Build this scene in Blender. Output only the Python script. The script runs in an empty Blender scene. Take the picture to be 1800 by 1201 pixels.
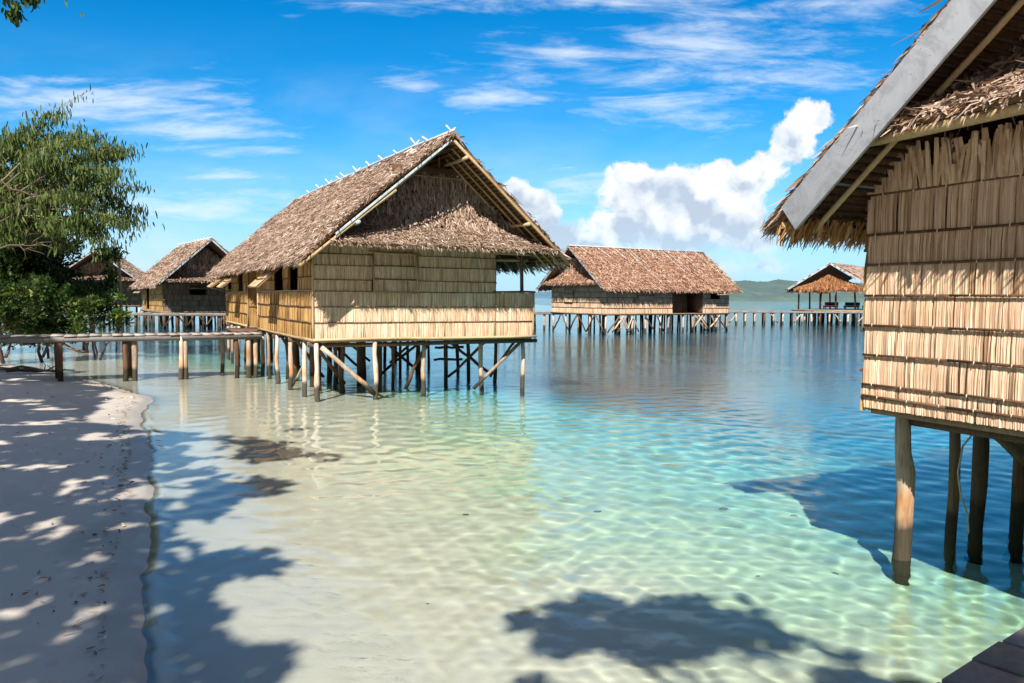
import bpy, math, random
import numpy as np
rng = np.random.default_rng(7); random.seed(7)
sc = bpy.context.scene; col = sc.collection
R = math.radians

# ------------------------------------------------------------------ camera
CAM_H = 2.7
PITCH = math.atan(77/1400); ROLL = .0075
cd = bpy.data.cameras.new('camera'); cam = bpy.data.objects.new('camera', cd); col.objects.link(cam)
cam.location = (0, 0, CAM_H); cd.lens = 28; cd.sensor_width = 36; cd.clip_end = 30000; cd.clip_start = .05
from mathutils import Matrix, Vector
cam.matrix_world = Matrix.Translation((0, 0, CAM_H)) @ Matrix.Rotation(R(90)-PITCH, 4, 'X') @ Matrix.Rotation(ROLL, 4, 'Z')
sc.camera = cam
SUN_EL = 42; LX, LY = .19, .982          # horizontal travel direction of the light
TAN = math.tan(R(SUN_EL))

# ------------------------------------------------------------------ node helper
class NT:
    def __init__(s, tree): s.t = tree; s.n = tree.nodes; s.l = tree.links
    def node(s, typ, **kw):
        n = s.n.new(typ)
        for k, v in kw.items():
            if k.startswith('i_'): n.inputs[k[2:].replace('_', ' ')].default_value = v
            else: setattr(n, k, v)
        return n
    def put(s, sock, v):
        if isinstance(v, bpy.types.NodeSocket): s.l.new(v, sock)
        else: sock.default_value = v
    def math(s, op, a, b=0., c=0., clamp=False):
        n = s.n.new('ShaderNodeMath'); n.operation = op; n.use_clamp = clamp
        s.put(n.inputs[0], a); s.put(n.inputs[1], b)
        if op in ('MULTIPLY_ADD', 'SMOOTH_MAX', 'WRAP'): s.put(n.inputs[2], c)
        return n.outputs[0]
    def mix(s, f, a, b, blend='MIX'):
        n = s.n.new('ShaderNodeMix'); n.data_type = 'RGBA'; n.blend_type = blend
        s.put(n.inputs[0], f)
        for i, v in ((6, a), (7, b)):
            s.put(n.inputs[i], v if isinstance(v, bpy.types.NodeSocket) else (*v, 1) if len(v) == 3 else v)
        return n.outputs[2]
    def ramp(s, f, stops, interp='LINEAR'):
        n = s.n.new('ShaderNodeValToRGB'); n.color_ramp.interpolation = interp
        e = n.color_ramp.elements
        while len(e) < len(stops): e.new(.5)
        for el, (p, c) in zip(e, stops):
            el.position = p; el.color = (*c, 1) if len(c) == 3 else c
        s.put(n.inputs[0], f); return n.outputs[0]
    def smooth(s, v, a, b):
        n = s.n.new('ShaderNodeMapRange'); n.interpolation_type = 'SMOOTHSTEP'
        s.put(n.inputs[0], v); n.inputs[1].default_value = a; n.inputs[2].default_value = b
        return n.outputs[0]
    def noise(s, vec, scale, detail=4, rough=.55, dist=0., dims='3D'):
        n = s.n.new('ShaderNodeTexNoise'); n.noise_dimensions = dims
        if vec is not None: s.l.new(vec, n.inputs['Vector'])
        n.inputs['Scale'].default_value = scale; n.inputs['Detail'].default_value = detail
        n.inputs['Roughness'].default_value = rough; n.inputs['Distortion'].default_value = dist
        return n.outputs['Fac']
    def mapping(s, vec, scale=(1, 1, 1), rot=(0, 0, 0), loc=(0, 0, 0)):
        n = s.n.new('ShaderNodeMapping'); s.l.new(vec, n.inputs[0])
        n.inputs['Location'].default_value = loc; n.inputs['Rotation'].default_value = rot; n.inputs['Scale'].default_value = scale
        return n.outputs[0]
    def comb(s, x, y, z=0.):
        n = s.n.new('ShaderNodeCombineXYZ'); s.put(n.inputs[0], x); s.put(n.inputs[1], y); s.put(n.inputs[2], z)
        return n.outputs[0]

# ------------------------------------------------------------------ world: sky with cirrus and cumulus placed by direction
w = bpy.data.worlds.new('World'); sc.world = w; w.use_nodes = True
T = NT(w.node_tree); T.n.clear()
sky = T.node('ShaderNodeTexSky', sky_type='NISHITA', sun_disc=False, sun_elevation=R(SUN_EL), sun_rotation=R(191), altitude=0, air_density=1.0, dust_density=.35, ozone_density=3.0)
tc = T.node('ShaderNodeTexCoord'); sp = T.node('ShaderNodeSeparateXYZ'); T.l.new(tc.outputs['Generated'], sp.inputs[0])
dx, dy, dz = sp.outputs
ysafe = T.math('MAXIMUM', dy, .06)
U = T.math('DIVIDE', dx, ysafe); V = T.math('DIVIDE', dz, ysafe)
front = T.smooth(dy, .06, .3)
uv = T.comb(U, V)
# tint of the blue by height
hs = T.node('ShaderNodeHueSaturation'); hs.inputs['Saturation'].default_value = 1.32; hs.inputs['Value'].default_value = 1.0
T.l.new(sky.outputs[0], hs.inputs['Color'])
vgrad = T.smooth(dz, .0, .36)
tint = T.mix(vgrad, (.66, 1.0, 1.16), (.02, .86, 1.06))
skyc = T.mix(1.0, hs.outputs[0], tint, 'MULTIPLY')
skyc = T.mix(T.math('MULTIPLY', T.smooth(dz, .22, -.02), .75), skyc, (3.1, 5.0, 7.2))
# unseen broken cloud added overhead and behind the viewer to neutralise ambient light
hi_ = T.noise(T.mapping(tc.outputs['Generated'], scale=(1, 1, 1.6)), 2.6, 6, .6, .4)
hm = T.math('MULTIPLY', T.smooth(hi_, .34, .52), T.math('MAXIMUM', T.smooth(dy, .2, -.3), T.smooth(dz, .5, .8)))
skyc = T.mix(T.math('MULTIPLY', hm, .92), skyc, (2.0, 1.95, 2.0))
def P2(px, py): return (px-900)/1400, (524-py)/1400
def blobfield(blobs, vec):
    acc = None
    for px, py, rx, ry in blobs:
        u0, v0 = P2(px, py)
        m = T.mapping(vec, scale=(1400/rx, 1400/ry, 1), loc=(-u0*1400/rx, -v0*1400/ry, 0))
        ln = T.node('ShaderNodeVectorMath', operation='LENGTH'); T.l.new(m, ln.inputs[0])
        f = T.math('SUBTRACT', 1., ln.outputs['Value'])
        acc = f if acc is None else T.math('SMOOTH_MAX', acc, f, .25)
    return acc
# cumulus
nz = T.node('ShaderNodeTexNoise'); T.l.new(uv, nz.inputs['Vector']); nz.inputs['Scale'].default_value = 26; nz.inputs['Detail'].default_value = 5
warp = T.node('ShaderNodeVectorMath', operation='SUBTRACT'); T.l.new(nz.outputs['Color'], warp.inputs[0]); warp.inputs[1].default_value = (.5, .5, .5)
wsc = T.node('ShaderNodeVectorMath', operation='MULTIPLY'); T.l.new(warp.outputs[0], wsc.inputs[0]); wsc.inputs[1].default_value = (.030, .030, 0)
uvw = T.node('ShaderNodeVectorMath', operation='ADD'); T.l.new(uv, uvw.inputs[0]); T.l.new(wsc.outputs[0], uvw.inputs[1])
blobs = [(1150, 372, 100, 70), (1245, 378, 105, 62), (1110, 338, 69, 57),(1190, 335, 70, 53),(1262, 328, 66, 53),(1308, 345, 48, 52),(1090, 405, 84, 47),(1190, 415, 97, 56),(1290, 410, 70, 45),(1410, 208, 49, 41),(1385, 255, 51, 45),(1335, 300, 48, 41),(1200, 470, 167, 36),(1335, 425, 46, 33),(1350, 466, 44, 24),(1040, 440, 97, 43),(945, 372, 53, 45),(985, 425, 66, 53),(905, 345, 32, 26)]
cf = blobfield(blobs, uvw.outputs[0])
fb = T.noise(uvw.outputs[0], 34, 8, .62)
dens = T.math('ADD', cf, T.math('MULTIPLY', T.math('SUBTRACT', fb, .5), 1.15))
edge = T.math('ADD', .30, T.math('MULTIPLY', T.smooth(V, .1, .02), .8))
ca = T.math('DIVIDE', T.math('SUBTRACT', dens, .04), edge, clamp=True)
ca = T.math('MULTIPLY', T.smooth(ca, 0, 1), T.math('MULTIPLY_ADD', T.smooth(V, .02, .11), .45, .55))
# shade: compare with the field a little higher up (light from above and behind)
up = T.mapping(uvw.outputs[0], loc=(.008, .02, 0))
r1_ = T.noise(uvw.outputs[0], 20, 4, .5); fb2 = T.noise(up, 20, 4, .5)
relief = T.math('SUBTRACT', r1_, fb2)
big = T.noise(T.mapping(uvw.outputs[0], loc=(3.1, 0, 0)), 11, 4, .5)
lit = T.math('ADD', T.math('MULTIPLY', relief, 2.5), T.math('ADD', T.math('MULTIPLY_ADD', big, .35, .16), T.math('MULTIPLY', T.smooth(V, .06, .17), .32)))
lit = T.math('ADD', lit, T.math('MULTIPLY', T.math('SUBTRACT', .45, cf), .55))
cloudc = T.ramp(lit, [(.12, (.52, .62, .75)), (.45, (.78, .85, .92)), (.8, (1.0, 1.0, 1.0))])
# cirrus
wu = T.mapping(uv, scale=(1.6, 9, 1), rot=(0, 0, R(-9)))
c1 = T.noise(wu, 2.6, 9, .66, .7)
c2 = T.noise(T.mapping(uv, scale=(7, 34, 1), rot=(0, 0, R(5))), 2.2, 6, .6, .4)
cir = [(1190,85,260,75),(1180,140,360,32),(1000,95,120,40),(1150,190,150,40),(180,195,300,40),(350,240,180,26),(870,180,90,22),(705,157,60,12),
       (330,370,190,30),(420,318,110,10),(1000,330,180,40),(1080,6,420,26),(115,155,110,12),(380,265,120,14)]
cm = blobfield(cir, uv)
ci = T.math('ADD', T.math('MULTIPLY', cm, .42), T.math('ADD', T.math('MULTIPLY', T.math('SUBTRACT', c1, .46), 1.9), T.math('MULTIPLY', T.math('SUBTRACT', c2, .5), .9)))
cia = T.math('MULTIPLY', T.smooth(ci, -.05, .85), .72)
veil = T.math('MULTIPLY', T.smooth(T.noise(T.mapping(uv, scale=(1, 4, 1)), 2.0, 5, .6, .5), .42, .8), T.math('MULTIPLY', T.smooth(V, .36, .05), .5))
cia = T.math('MAXIMUM', cia, veil)
K = 7.8
def sc3(c): return tuple(x*K for x in c)
cl1 = T.mix(T.math('MULTIPLY', cia, front), skyc, sc3((.86, .93, 1.0)))
cc = T.mix(1.0, cloudc, sc3((.97, .97, .98)), 'MULTIPLY')
cl2 = T.mix(T.math('MULTIPLY', ca, front), cl1, cc)
bg = T.node('ShaderNodeBackground'); T.l.new(cl2, bg.inputs[0]); bg.inputs[1].default_value = .086
wo = T.node('ShaderNodeOutputWorld'); T.l.new(bg.outputs[0], wo.inputs[0])

sl = bpy.data.lights.new('sun', 'SUN'); sl.energy = 5.0; sl.angle = R(.53); sl.color = (1, .95, .87)
so = bpy.data.objects.new('sun', sl); col.objects.link(so)
so.rotation_euler = Vector((LX*math.cos(R(SUN_EL)), LY*math.cos(R(SUN_EL)), -math.sin(R(SUN_EL)))).to_track_quat('-Z', 'Y').to_euler()
sl.cycles.is_caustics_light = True
sc.view_settings.view_transform = 'Standard'; sc.view_settings.look = 'None'; sc.view_settings.exposure = 0.74
sc.cycles.caustics_refractive = True; sc.cycles.caustics_reflective = False
sc.cycles.max_bounces = 7; sc.cycles.diffuse_bounces = 3; sc.cycles.glossy_bounces = 3; sc.cycles.transmission_bounces = 5
sc.cycles.use_denoising = True; sc.cycles.sample_clamp_indirect = 6; sc.cycles.blur_glossy = .3

# ------------------------------------------------------------------ mesh builder
class MB:
    def __init__(s): s.V = []; s.T = []; s.F = {3: [], 4: []}; s.M = {3: [], 4: []}; s.n = 0
    def add(s, V, F, tint=None, mat=0):
        V = np.asarray(V, float).reshape(-1, 3); F = np.asarray(F, int); k = F.shape[1]
        if tint is None: tint = np.tile(rng.random(2), (len(V), 1))
        tint = np.asarray(tint, float)
        if tint.ndim == 1: tint = np.tile(tint, (len(V), 1))
        s.V.append(V); s.T.append(tint[:, :2]); s.F[k].append(F+s.n); s.M[k].append(np.full(len(F), mat)); s.n += len(V)
    def build(s, name, mats, parent=None, smooth=False, recv=False):
        me = bpy.data.meshes.new(name)
        V = np.concatenate(s.V); T_ = np.concatenate(s.T)
        q = np.concatenate(s.F[4]) if s.F[4] else np.zeros((0, 4), int); t = np.concatenate(s.F[3]) if s.F[3] else np.zeros((0, 3), int)
        mi = np.concatenate(s.M[4]+s.M[3]) if (s.M[4] or s.M[3]) else np.zeros(0, int)
        me.vertices.add(len(V)); me.vertices.foreach_set('co', V.ravel())
        li = np.concatenate([q.ravel(), t.ravel()]); me.loops.add(len(li)); me.loops.foreach_set('vertex_index', li)
        tot = np.concatenate([np.full(len(q), 4), np.full(len(t), 3)]); me.polygons.add(len(tot))
        me.polygons.foreach_set('loop_start', np.concatenate([[0], np.cumsum(tot)[:-1]]))
        me.polygons.foreach_set('loop_total', tot); me.polygons.foreach_set('material_index', mi)
        if smooth: me.polygons.foreach_set('use_smooth', np.ones(len(tot), bool))
        a = me.attributes.new('tint', 'FLOAT_COLOR', 'POINT')
        a.data.foreach_set('color', np.concatenate([T_, np.zeros((len(V), 1)), np.ones((len(V), 1))], 1).ravel())
        for m in (mats if isinstance(mats, (list, tuple)) else [mats]): me.materials.append(m)
        me.update(); me.validate()
        o = bpy.data.objects.new(name, me); col.objects.link(o)
        if parent: o.parent = parent
        if recv: o.cycles.is_caustics_receiver = True
        return o
def nrm(a): return a/np.maximum(np.linalg.norm(a, axis=-1, keepdims=True), 1e-9)
BF = np.array([[0,3,2,1],[4,5,6,7],[0,1,5,4],[1,2,6,5],[2,3,7,6],[3,0,4,7]])
def box(mb, lo, hi, mat=0, tint=None):
    a, b = lo, hi
    mb.add([[a[0],a[1],a[2]],[b[0],a[1],a[2]],[b[0],b[1],a[2]],[a[0],b[1],a[2]],[a[0],a[1],b[2]],[b[0],a[1],b[2]],[b[0],b[1],b[2]],[a[0],b[1],b[2]]], BF, tint, mat)
def beam(mb, p, q, w, h, up=(0, 0, 1), mat=0, tint=None):
    p, q, up = map(lambda x: np.array(x, float), (p, q, up)); d = nrm(q-p); s = nrm(np.cross(d, up)); n = np.cross(s, d)
    V = [e+a*s*w/2+b*n*h/2 for e in (p, q) for a, b in ((-1,-1),(1,-1),(1,1),(-1,1))]
    mb.add(V, [[0,1,2,3],[7,6,5,4],[0,4,5,1],[1,5,6,2],[2,6,7,3],[3,7,4,0]], tint, mat)
def tube(mb, pts, rad, sides=8, mat=0, tint=None, rough=0.):
    pts = np.array(pts, float); k = len(pts); rad = np.broadcast_to(rad, (k,)).astype(float)
    d = nrm(np.gradient(pts, axis=0)); ref = np.array([.13, .97, .21]); 
    if abs(d[0] @ ref) > .9: ref = np.array([1., 0, 0])
    s = nrm(np.cross(d, ref)); n = np.cross(s, d); a = np.linspace(0, 2*math.pi, sides, endpoint=False)
    rr = rad[:, None]*(1+rough*rng.normal(0, 1, (k, sides)))
    V = pts[:, None]+rr[..., None]*(np.cos(a)[None, :, None]*s[:, None]+np.sin(a)[None, :, None]*n[:, None])
    V = np.concatenate([V.reshape(-1, 3), pts[:1], pts[-1:]])
    i = np.arange(k*sides).reshape(k, sides); j = np.roll(i, -1, 1)
    F = np.stack([i[:-1], j[:-1], j[1:], i[1:]], -1).reshape(-1, 4)
    if tint is None: tint = rng.random(2)
    base = mb.n; mb.add(V, F, tint, mat)
    c0, c1 = k*sides, k*sides+1
    mb.F[3].append(np.concatenate([np.stack([j[0], i[0], np.full(sides, c0)], 1), np.stack([i[-1], j[-1], np.full(sides, c1)], 1)])+base)
    mb.M[3].append(np.full(2*sides, mat))
def pole(p, q, r0, r1=None, k=7, wob=.03, sides=9, rough=.05):
    p, q = np.array(p, float), np.array(q, float); r1 = r0 if r1 is None else r1
    t = np.linspace(0, 1, k)[:, None]; j = np.cumsum(rng.normal(0, wob, (k, 3)), 0); j -= j[:1]*(1-t)+j[-1:]*t
    return p*(1-t)+q*t+j, (r0*(1-t)+r1*t)[:, 0]*(1+rng.normal(0, .04, k))
def leaves(mb, P, D, L, W, twist=1.0, tint=None, curl=.15, side=None, mat=0, taper=.25):
    """many small bent leaf strips: base P, direction D, length L, width W"""
    n = len(P); D = nrm(D); L = np.broadcast_to(L, (n,)); W = np.broadcast_to(W, (n,))
    if side is None: side = rng.normal(0, 1, (n, 3))
    S = nrm(np.cross(D, side)) if side.ndim == 2 and twist >= 9 else nrm(side-(side*D).sum(1, keepdims=True)*D)
    N = np.cross(S, D); a = rng.normal(0, 1, n)*.35*min(twist, 3)
    S = S*np.cos(a)[:, None]+N*np.sin(a)[:, None]; N = np.cross(S, D)
    c = (rng.normal(0, 1, n)*curl)[:, None]
    m = P+D*(L*.55)[:, None]+N*c*L[:, None]*.5; e = P+D*L[:, None]+N*c*L[:, None]*-.3
    w0 = (W*.35)[:, None]; w1 = (W*.5)[:, None]; w2 = (W*taper*.5)[:, None]
    V = np.stack([P-S*w0, P+S*w0, m-S*w1, m+S*w1, e-S*w2, e+S*w2], 1).reshape(-1, 3)
    b = np.arange(n)[:, None]*6
    F = np.concatenate([b+[0, 1, 3, 2], b+[2, 3, 5, 4]])
    if tint is None: tint = rng.random((n, 2))
    mb.add(V, F, np.repeat(tint, 6, 0), mat)
def tag(o, label, cat, group=None, kind=None):
    if label: o['label'] = label
    if cat: o['category'] = cat
    if group: o['group'] = group
    if kind: o['kind'] = kind
    return o
def empty(name, loc, rz, label, cat, group=None):
    o = bpy.data.objects.new(name, None); col.objects.link(o); o.location = loc; o.rotation_euler = (0, 0, rz); o.empty_display_size = .3
    return tag(o, label, cat, group)

# ------------------------------------------------------------------ materials
def new_mat(name):
    m = bpy.data.materials.new(name); m.use_nodes = True; t = NT(m.node_tree); t.n.clear(); return m, t
def fin(t, color, rough=.85, bump=None, bstr=.3, bdist=.01, spec=.2, transl=0.):
    b = t.node('ShaderNodeBsdfPrincipled'); t.put(b.inputs['Base Color'], color); t.put(b.inputs['Roughness'], rough)
    b.inputs['Specular IOR Level'].default_value = spec
    if bump is not None:
        bn = t.node('ShaderNodeBump'); bn.inputs['Strength'].default_value = bstr; bn.inputs['Distance'].default_value = bdist
        t.put(bn.inputs['Height'], bump); t.l.new(bn.outputs[0], b.inputs['Normal'])
    out = t.node('ShaderNodeOutputMaterial'); s = b.outputs[0]
    if transl:
        tr = t.node('ShaderNodeBsdfTranslucent'); t.put(tr.inputs[0], color); mx = t.node('ShaderNodeMixShader'); mx.inputs[0].default_value = transl
        t.l.new(s, mx.inputs[1]); t.l.new(tr.outputs[0], mx.inputs[2]); s = mx.outputs[0]
    t.l.new(s, out.inputs[0])
def attr(t):
    a = t.node('ShaderNodeAttribute', attribute_name='tint'); s = t.node('ShaderNodeSeparateXYZ'); t.l.new(a.outputs['Color'], s.inputs[0]); return s.outputs[0], s.outputs[1]
def objco(t): return t.node('ShaderNodeTexCoord').outputs['Object']
def leafy_mat(name, stops, transl=0., rough=.8, patch=.5, pscale=1.2, dark=(.5, .5, .5), spec=.2):
    m, t = new_mat(name); r1, r2 = attr(t); c = t.ramp(r1, stops)
    n = t.noise(objco(t), pscale, 4, .6)
    c = t.mix(t.math('MULTIPLY', t.smooth(n, .45, .7), patch), c, t.mix(1., c, dark, 'MULTIPLY'))
    c = t.mix(t.math('MULTIPLY', r2, .25), c, t.mix(1., c, (.55, .5, .45), 'MULTIPLY'))
    fin(t, c, rough, transl=transl, spec=spec); return m
M = {}
M['thatch'] = leafy_mat('thatch', [(0, (.12, .072, .047)), (.28, (.31, .205, .145)), (.6, (.50, .365, .28)), (.85, (.65, .52, .43)), (1, (.84, .75, .67))], .12, dark=(.74, .70, .66), patch=.4)
M['thatch_far'] = leafy_mat('thatch_red', [(0, (.20, .09, .05)), (.4, (.43, .25, .17)), (.75, (.58, .38, .28)), (1, (.78, .58, .44))], .1, dark=(.68, .6, .55))
M['thatch_tan'] = leafy_mat('thatch_tan', [(0, (.18, .08, .025)), (.4, (.46, .22, .08)), (.8, (.62, .35, .15)), (1, (.76, .54, .30))], .12)
M['thatch_orange'] = leafy_mat('thatch_orange', [(0, (.14, .05, .018)), (.4, (.34, .145, .06)), (.8, (.46, .225, .105)), (1, (.60, .36, .20))], .1)
M['fibre_dark'] = leafy_mat('gable_fibre', [(0, (.05, .022, .012)), (.5, (.13, .058, .032)), (1, (.24, .12, .07))], .1)
def straw_mat(name, stops, scale=(60, 60, 2.5)):
    m, t = new_mat(name); r1, r2 = attr(t); c = t.ramp(r1, stops); oc = objco(t)
    n = t.noise(t.mapping(oc, scale=scale), 1, 4, .6)
    c = t.mix(t.smooth(n, .35, .75), c, t.mix(1., c, (.66, .55, .42), 'MULTIPLY'))
    n2 = t.noise(oc, .9, 4, .6)
    c = t.mix(t.math('MULTIPLY', t.smooth(n2, .48, .75), .65), c, t.mix(1., c, (.66, .60, .50), 'MULTIPLY'))
    fin(t, c, .7, bump=n, bstr=.35, bdist=.004, spec=.25, transl=.06); return m
M['straw'] = straw_mat('straw_cladding', [(0, (.30, .18, .10)), (.08, (.54, .35, .215)), (.4, (.73, .51, .35)), (.75, (.83, .62, .44)), (1, (.90, .75, .58))])
M['straw_gold'] = straw_mat('golden_cladding', [(0, (.24, .12, .035)), (.2, (.44, .25, .085)), (.7, (.60, .37, .14)), (1, (.70, .50, .25))])
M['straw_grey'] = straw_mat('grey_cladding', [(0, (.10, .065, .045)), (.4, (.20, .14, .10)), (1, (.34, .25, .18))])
def wood_mat(name, c0, c1, c2, wet=True, scale=(9, 9, .8), rough=.7, zwet=.42):
    m, t = new_mat(name); r1, r2 = attr(t)
    g = t.node('ShaderNodeNewGeometry').outputs['Position']
    n = t.noise(t.mapping(g, scale=scale), 2.2, 6, .65, 1.2)
    n2 = t.noise(g, 1.7, 3, .5)
    c = t.ramp(t.math('ADD', t.math('MULTIPLY', n, .75), t.math('MULTIPLY', r1, .3)), [(.25, c0), (.55, c1), (.85, c2)])
    c = t.mix(t.math('MULTIPLY', t.smooth(n2, .45, .7), .35), c, t.mix(1., c, (.55, .42, .32), 'MULTIPLY'))
    if wet:
        z = t.node('ShaderNodeSeparateXYZ'); t.l.new(g, z.inputs[0])
        wz = t.math('SUBTRACT', z.outputs[2], t.math('MULTIPLY', t.noise(g, 9, 3), .12))
        k = t.smooth(wz, zwet, zwet*.62)
        c = t.mix(t.math('MULTIPLY', k, .9), c, (.028, .024, .014))
        ora = t.math('MULTIPLY', t.smooth(wz, 1.2, .35), t.smooth(n2, .38, .62))
        c = t.mix(t.math('MULTIPLY', ora, t.math('SUBTRACT', 1., k)), c, t.mix(1., c, (1.1, .66, .32), 'MULTIPLY'))
    fin(t, c, rough, bump=n, bstr=.5, bdist=.012); return m
M['pole'] = wood_mat('pole_wood', (.15, .095, .06), (.50, .40, .31), (.74, .67, .60))
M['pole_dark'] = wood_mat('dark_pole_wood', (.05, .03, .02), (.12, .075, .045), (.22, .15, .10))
M['driftwood'] = wood_mat('silvered_wood', (.20, .16, .13), (.36, .30, .25), (.52, .46, .40), wet=False)
M['bamboo'] = wood_mat('bamboo_wood', (.30, .20, .10), (.50, .36, .19), (.62, .48, .30), wet=False)
M['batten'] = wood_mat('batten_wood', (.07, .035, .02), (.15, .078, .045), (.26, .15, .09), wet=False)
M['plank'] = wood_mat('plank_wood', (.24, .20, .17), (.38, .33, .29), (.52, .47, .43), wet=False, scale=(3, 20, 3))
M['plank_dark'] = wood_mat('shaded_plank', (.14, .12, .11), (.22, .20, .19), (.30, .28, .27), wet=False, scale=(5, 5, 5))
M['floor_edge'] = wood_mat('floor_beam_wood', (.16, .10, .06), (.30, .21, .14), (.44, .34, .25), wet=False)
M['dark'] = wood_mat('dark_interior_wood', (.02, .012, .008), (.05, .03, .02), (.09, .055, .035), wet=False)
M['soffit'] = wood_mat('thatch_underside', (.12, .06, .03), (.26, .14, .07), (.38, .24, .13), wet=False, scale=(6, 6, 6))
def paint_mat(name, base, speck=True):
    m, t = new_mat(name); oc = objco(t); n = t.noise(t.mapping(oc, scale=(1.2, 6, 1.2)), 2.2, 8, .7, 1.5); n2 = t.noise(oc, 45, 3, .5)
    c = t.mix(t.smooth(n, .40, .66), base, tuple(x*.72 for x in base))
    if speck: c = t.mix(t.math('MULTIPLY', t.smooth(n2, .69, .74), .8), c, (.08, .06, .05))
    fin(t, c, .55, bump=n2, bstr=.15, bdist=.003, spec=.4); return m
M['grey_paint'] = paint_mat('grey_painted_board', (.40, .41, .44))
M['pale_paint'] = paint_mat('pale_painted_board', (.50, .57, .60), False)
M['ridge_stick'] = paint_mat('weathered_stick', (.62, .60, .58), False)
M['leaf_willow'] = leafy_mat('drooping_leaf', [(0, (.03, .055, .016)), (.5, (.095, .145, .035)), (1, (.22, .26, .07))], .35, .5, pscale=.8)
M['leaf_dark'] = leafy_mat('dark_leaf', [(0, (.014, .03, .008)), (.6, (.04, .08, .016)), (1, (.10, .16, .035))], .25, .5, pscale=.8)
M['leaf_bright'] = leafy_mat('bright_leaf', [(0, (.016, .034, .007)), (.5, (.038, .080, .013)), (.85, (.10, .165, .028)), (1, (.34, .38, .09))], .35, .45, pscale=.9)
M['bark'] = wood_mat('bark', (.05, .035, .025), (.13, .095, .07), (.26, .21, .17), wet=False)
M['bark_pale'] = wood_mat('pale_bark', (.12, .09, .065), (.25, .20, .15), (.42, .36, .29), wet=False)
M['red_cloth'] = paint_mat('red_cloth', (.16, .012, .012), False)
M['black_cloth'] = paint_mat('black_cloth', (.015, .015, .02), False)
M['cable'] = paint_mat('cable_rubber', (.40, .38, .34), False)
M['rock'] = leafy_mat('coral_rock', [(0, (.12, .14, .09)), (1, (.26, .27, .18))], 0, .9)

# ------------------------------------------------------------------ terrain: beach, seabed
SY = np.array([-60, -5, 0, 3, 5, 8, 10, 12, 14, 16, 17.5, 19, 21, 23, 25.5, 31, 40, 60, 120, 400])
SX = np.array([-1.2, -1.2, -1.3, -1.8, -2.35, -3.7, -4.6, -5.45, -6.35, -7.4, -8.2, -8.7, -9.7, -11.4, -13.8, -20, -27, -44, -90, -300])
def vnoise(x, y, seed=0):
    xi = np.floor(x).astype(int); yi = np.floor(y).astype(int); fx = x-xi; fy = y-yi; fx = fx*fx*(3-2*fx); fy = fy*fy*(3-2*fy)
    def h(a, b): 
        v = np.sin(a*127.1+b*311.7+seed*74.7)*43758.5453; return v-np.floor(v)
    return (h(xi, yi)*(1-fx)+h(xi+1, yi)*fx)*(1-fy)+(h(xi, yi+1)*(1-fx)+h(xi+1, yi+1)*fx)*fy
def fbm(x, y, seed=0, o=4):
    s = 0; a = .5
    for i in range(o): s = s+a*vnoise(x*2**i, y*2**i, seed+i); a *= .5
    return s/(1-.5**o)
def shore(Y): return np.interp(Y, SY, SX)+.07*(vnoise(Y*1.1, Y*0, 3)-.5)*2+.03*(vnoise(Y*4, Y*0, 4)-.5)*2
def ground_z(X, Y):
    d = X-shore(Y)
    dd = np.array([-60, -30, -12, -5, -1, -.12, 0, .10, .6, 1.8, 3.2, 5, 7, 9, 11, 13.5, 17, 25, 60, 400])
    zz = np.array([2.4, 1.3, .42, .16, .07, .035, 0., -.035, -.07, -.15, -.26, -.42, -.62, -.92, -1.35, -2.0, -2.8, -4.2, -7, -12])
    z = np.interp(d, dd, zz)
    back = np.clip((Y-16.5)/4, 0, 1)*np.clip((46-Y)/8, 0, 1)     # the flat sand shelf behind the point, just under water
    z = np.where((z < 0) & (d < 14), z*(1-back*.90*np.clip(1.15-d/8, 0, 1)), z); z = np.where((d > .15) & (back > 0), np.minimum(z, -.012-.03*np.clip(d-.15, 0, 1)*back), z)
    return z+(fbm(X*.35, Y*.35, 9)-.5)*np.clip(np.abs(d)*.06, .0, .4)*(1-.8*back*(d > 0)*(d < 12))
def gmesh(name, V, shape, mat, smooth=True):
    n, m = shape; i = np.arange(n*m).reshape(n, m); F = np.stack([i[:-1, :-1], i[:-1, 1:], i[1:, 1:], i[1:, :-1]], -1).reshape(-1, 4)
    mb = MB(); mb.add(V, F, (0, 0)); return mb.build(name, mat, smooth=smooth)
def polar(rs, th):
    Rr, Th = np.meshgrid(rs, th, indexing='ij'); return Rr*np.sin(Th), Rr*np.cos(Th)
def angles(step, lim, coarse):
    a = np.arange(-lim, lim+step, step); n = int((2*math.pi-2*lim)/coarse)
    return np.concatenate([a, np.linspace(lim+step, 2*math.pi-lim, n)])
def radii(r0, r1, q, big, qb):
    r = [r0]
    while r[-1] < r1: r.append(r[-1]*q)
    while r[-1] < big: r.append(r[-1]*qb)
    return np.array([.01]+r)
X, Y = polar(radii(1.2, 80, 1.011, 9000, 1.12), angles(.006, .85, .05))
Z = ground_z(X, Y); o = None
rr = np.hypot(X, Y); Z = np.where(rr > 1200, np.minimum(Z, -8), Z)
dd0 = X-shore(Y); Z = Z+np.where(rr < 60, (fbm(X*1.6, Y*1.6, 21)-.5)*.03*np.where((dd0 > 0) & (Y > 15), .25, 1), 0)
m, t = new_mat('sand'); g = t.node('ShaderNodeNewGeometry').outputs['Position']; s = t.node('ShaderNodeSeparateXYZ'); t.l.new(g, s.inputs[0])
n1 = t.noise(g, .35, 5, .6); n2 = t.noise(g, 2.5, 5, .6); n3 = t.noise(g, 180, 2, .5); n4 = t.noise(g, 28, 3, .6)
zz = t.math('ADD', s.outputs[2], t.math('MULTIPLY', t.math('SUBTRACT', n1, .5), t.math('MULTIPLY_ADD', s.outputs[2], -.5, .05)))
dep = t.math('DIVIDE', t.math('MULTIPLY', zz, -1.), 6.)
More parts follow.
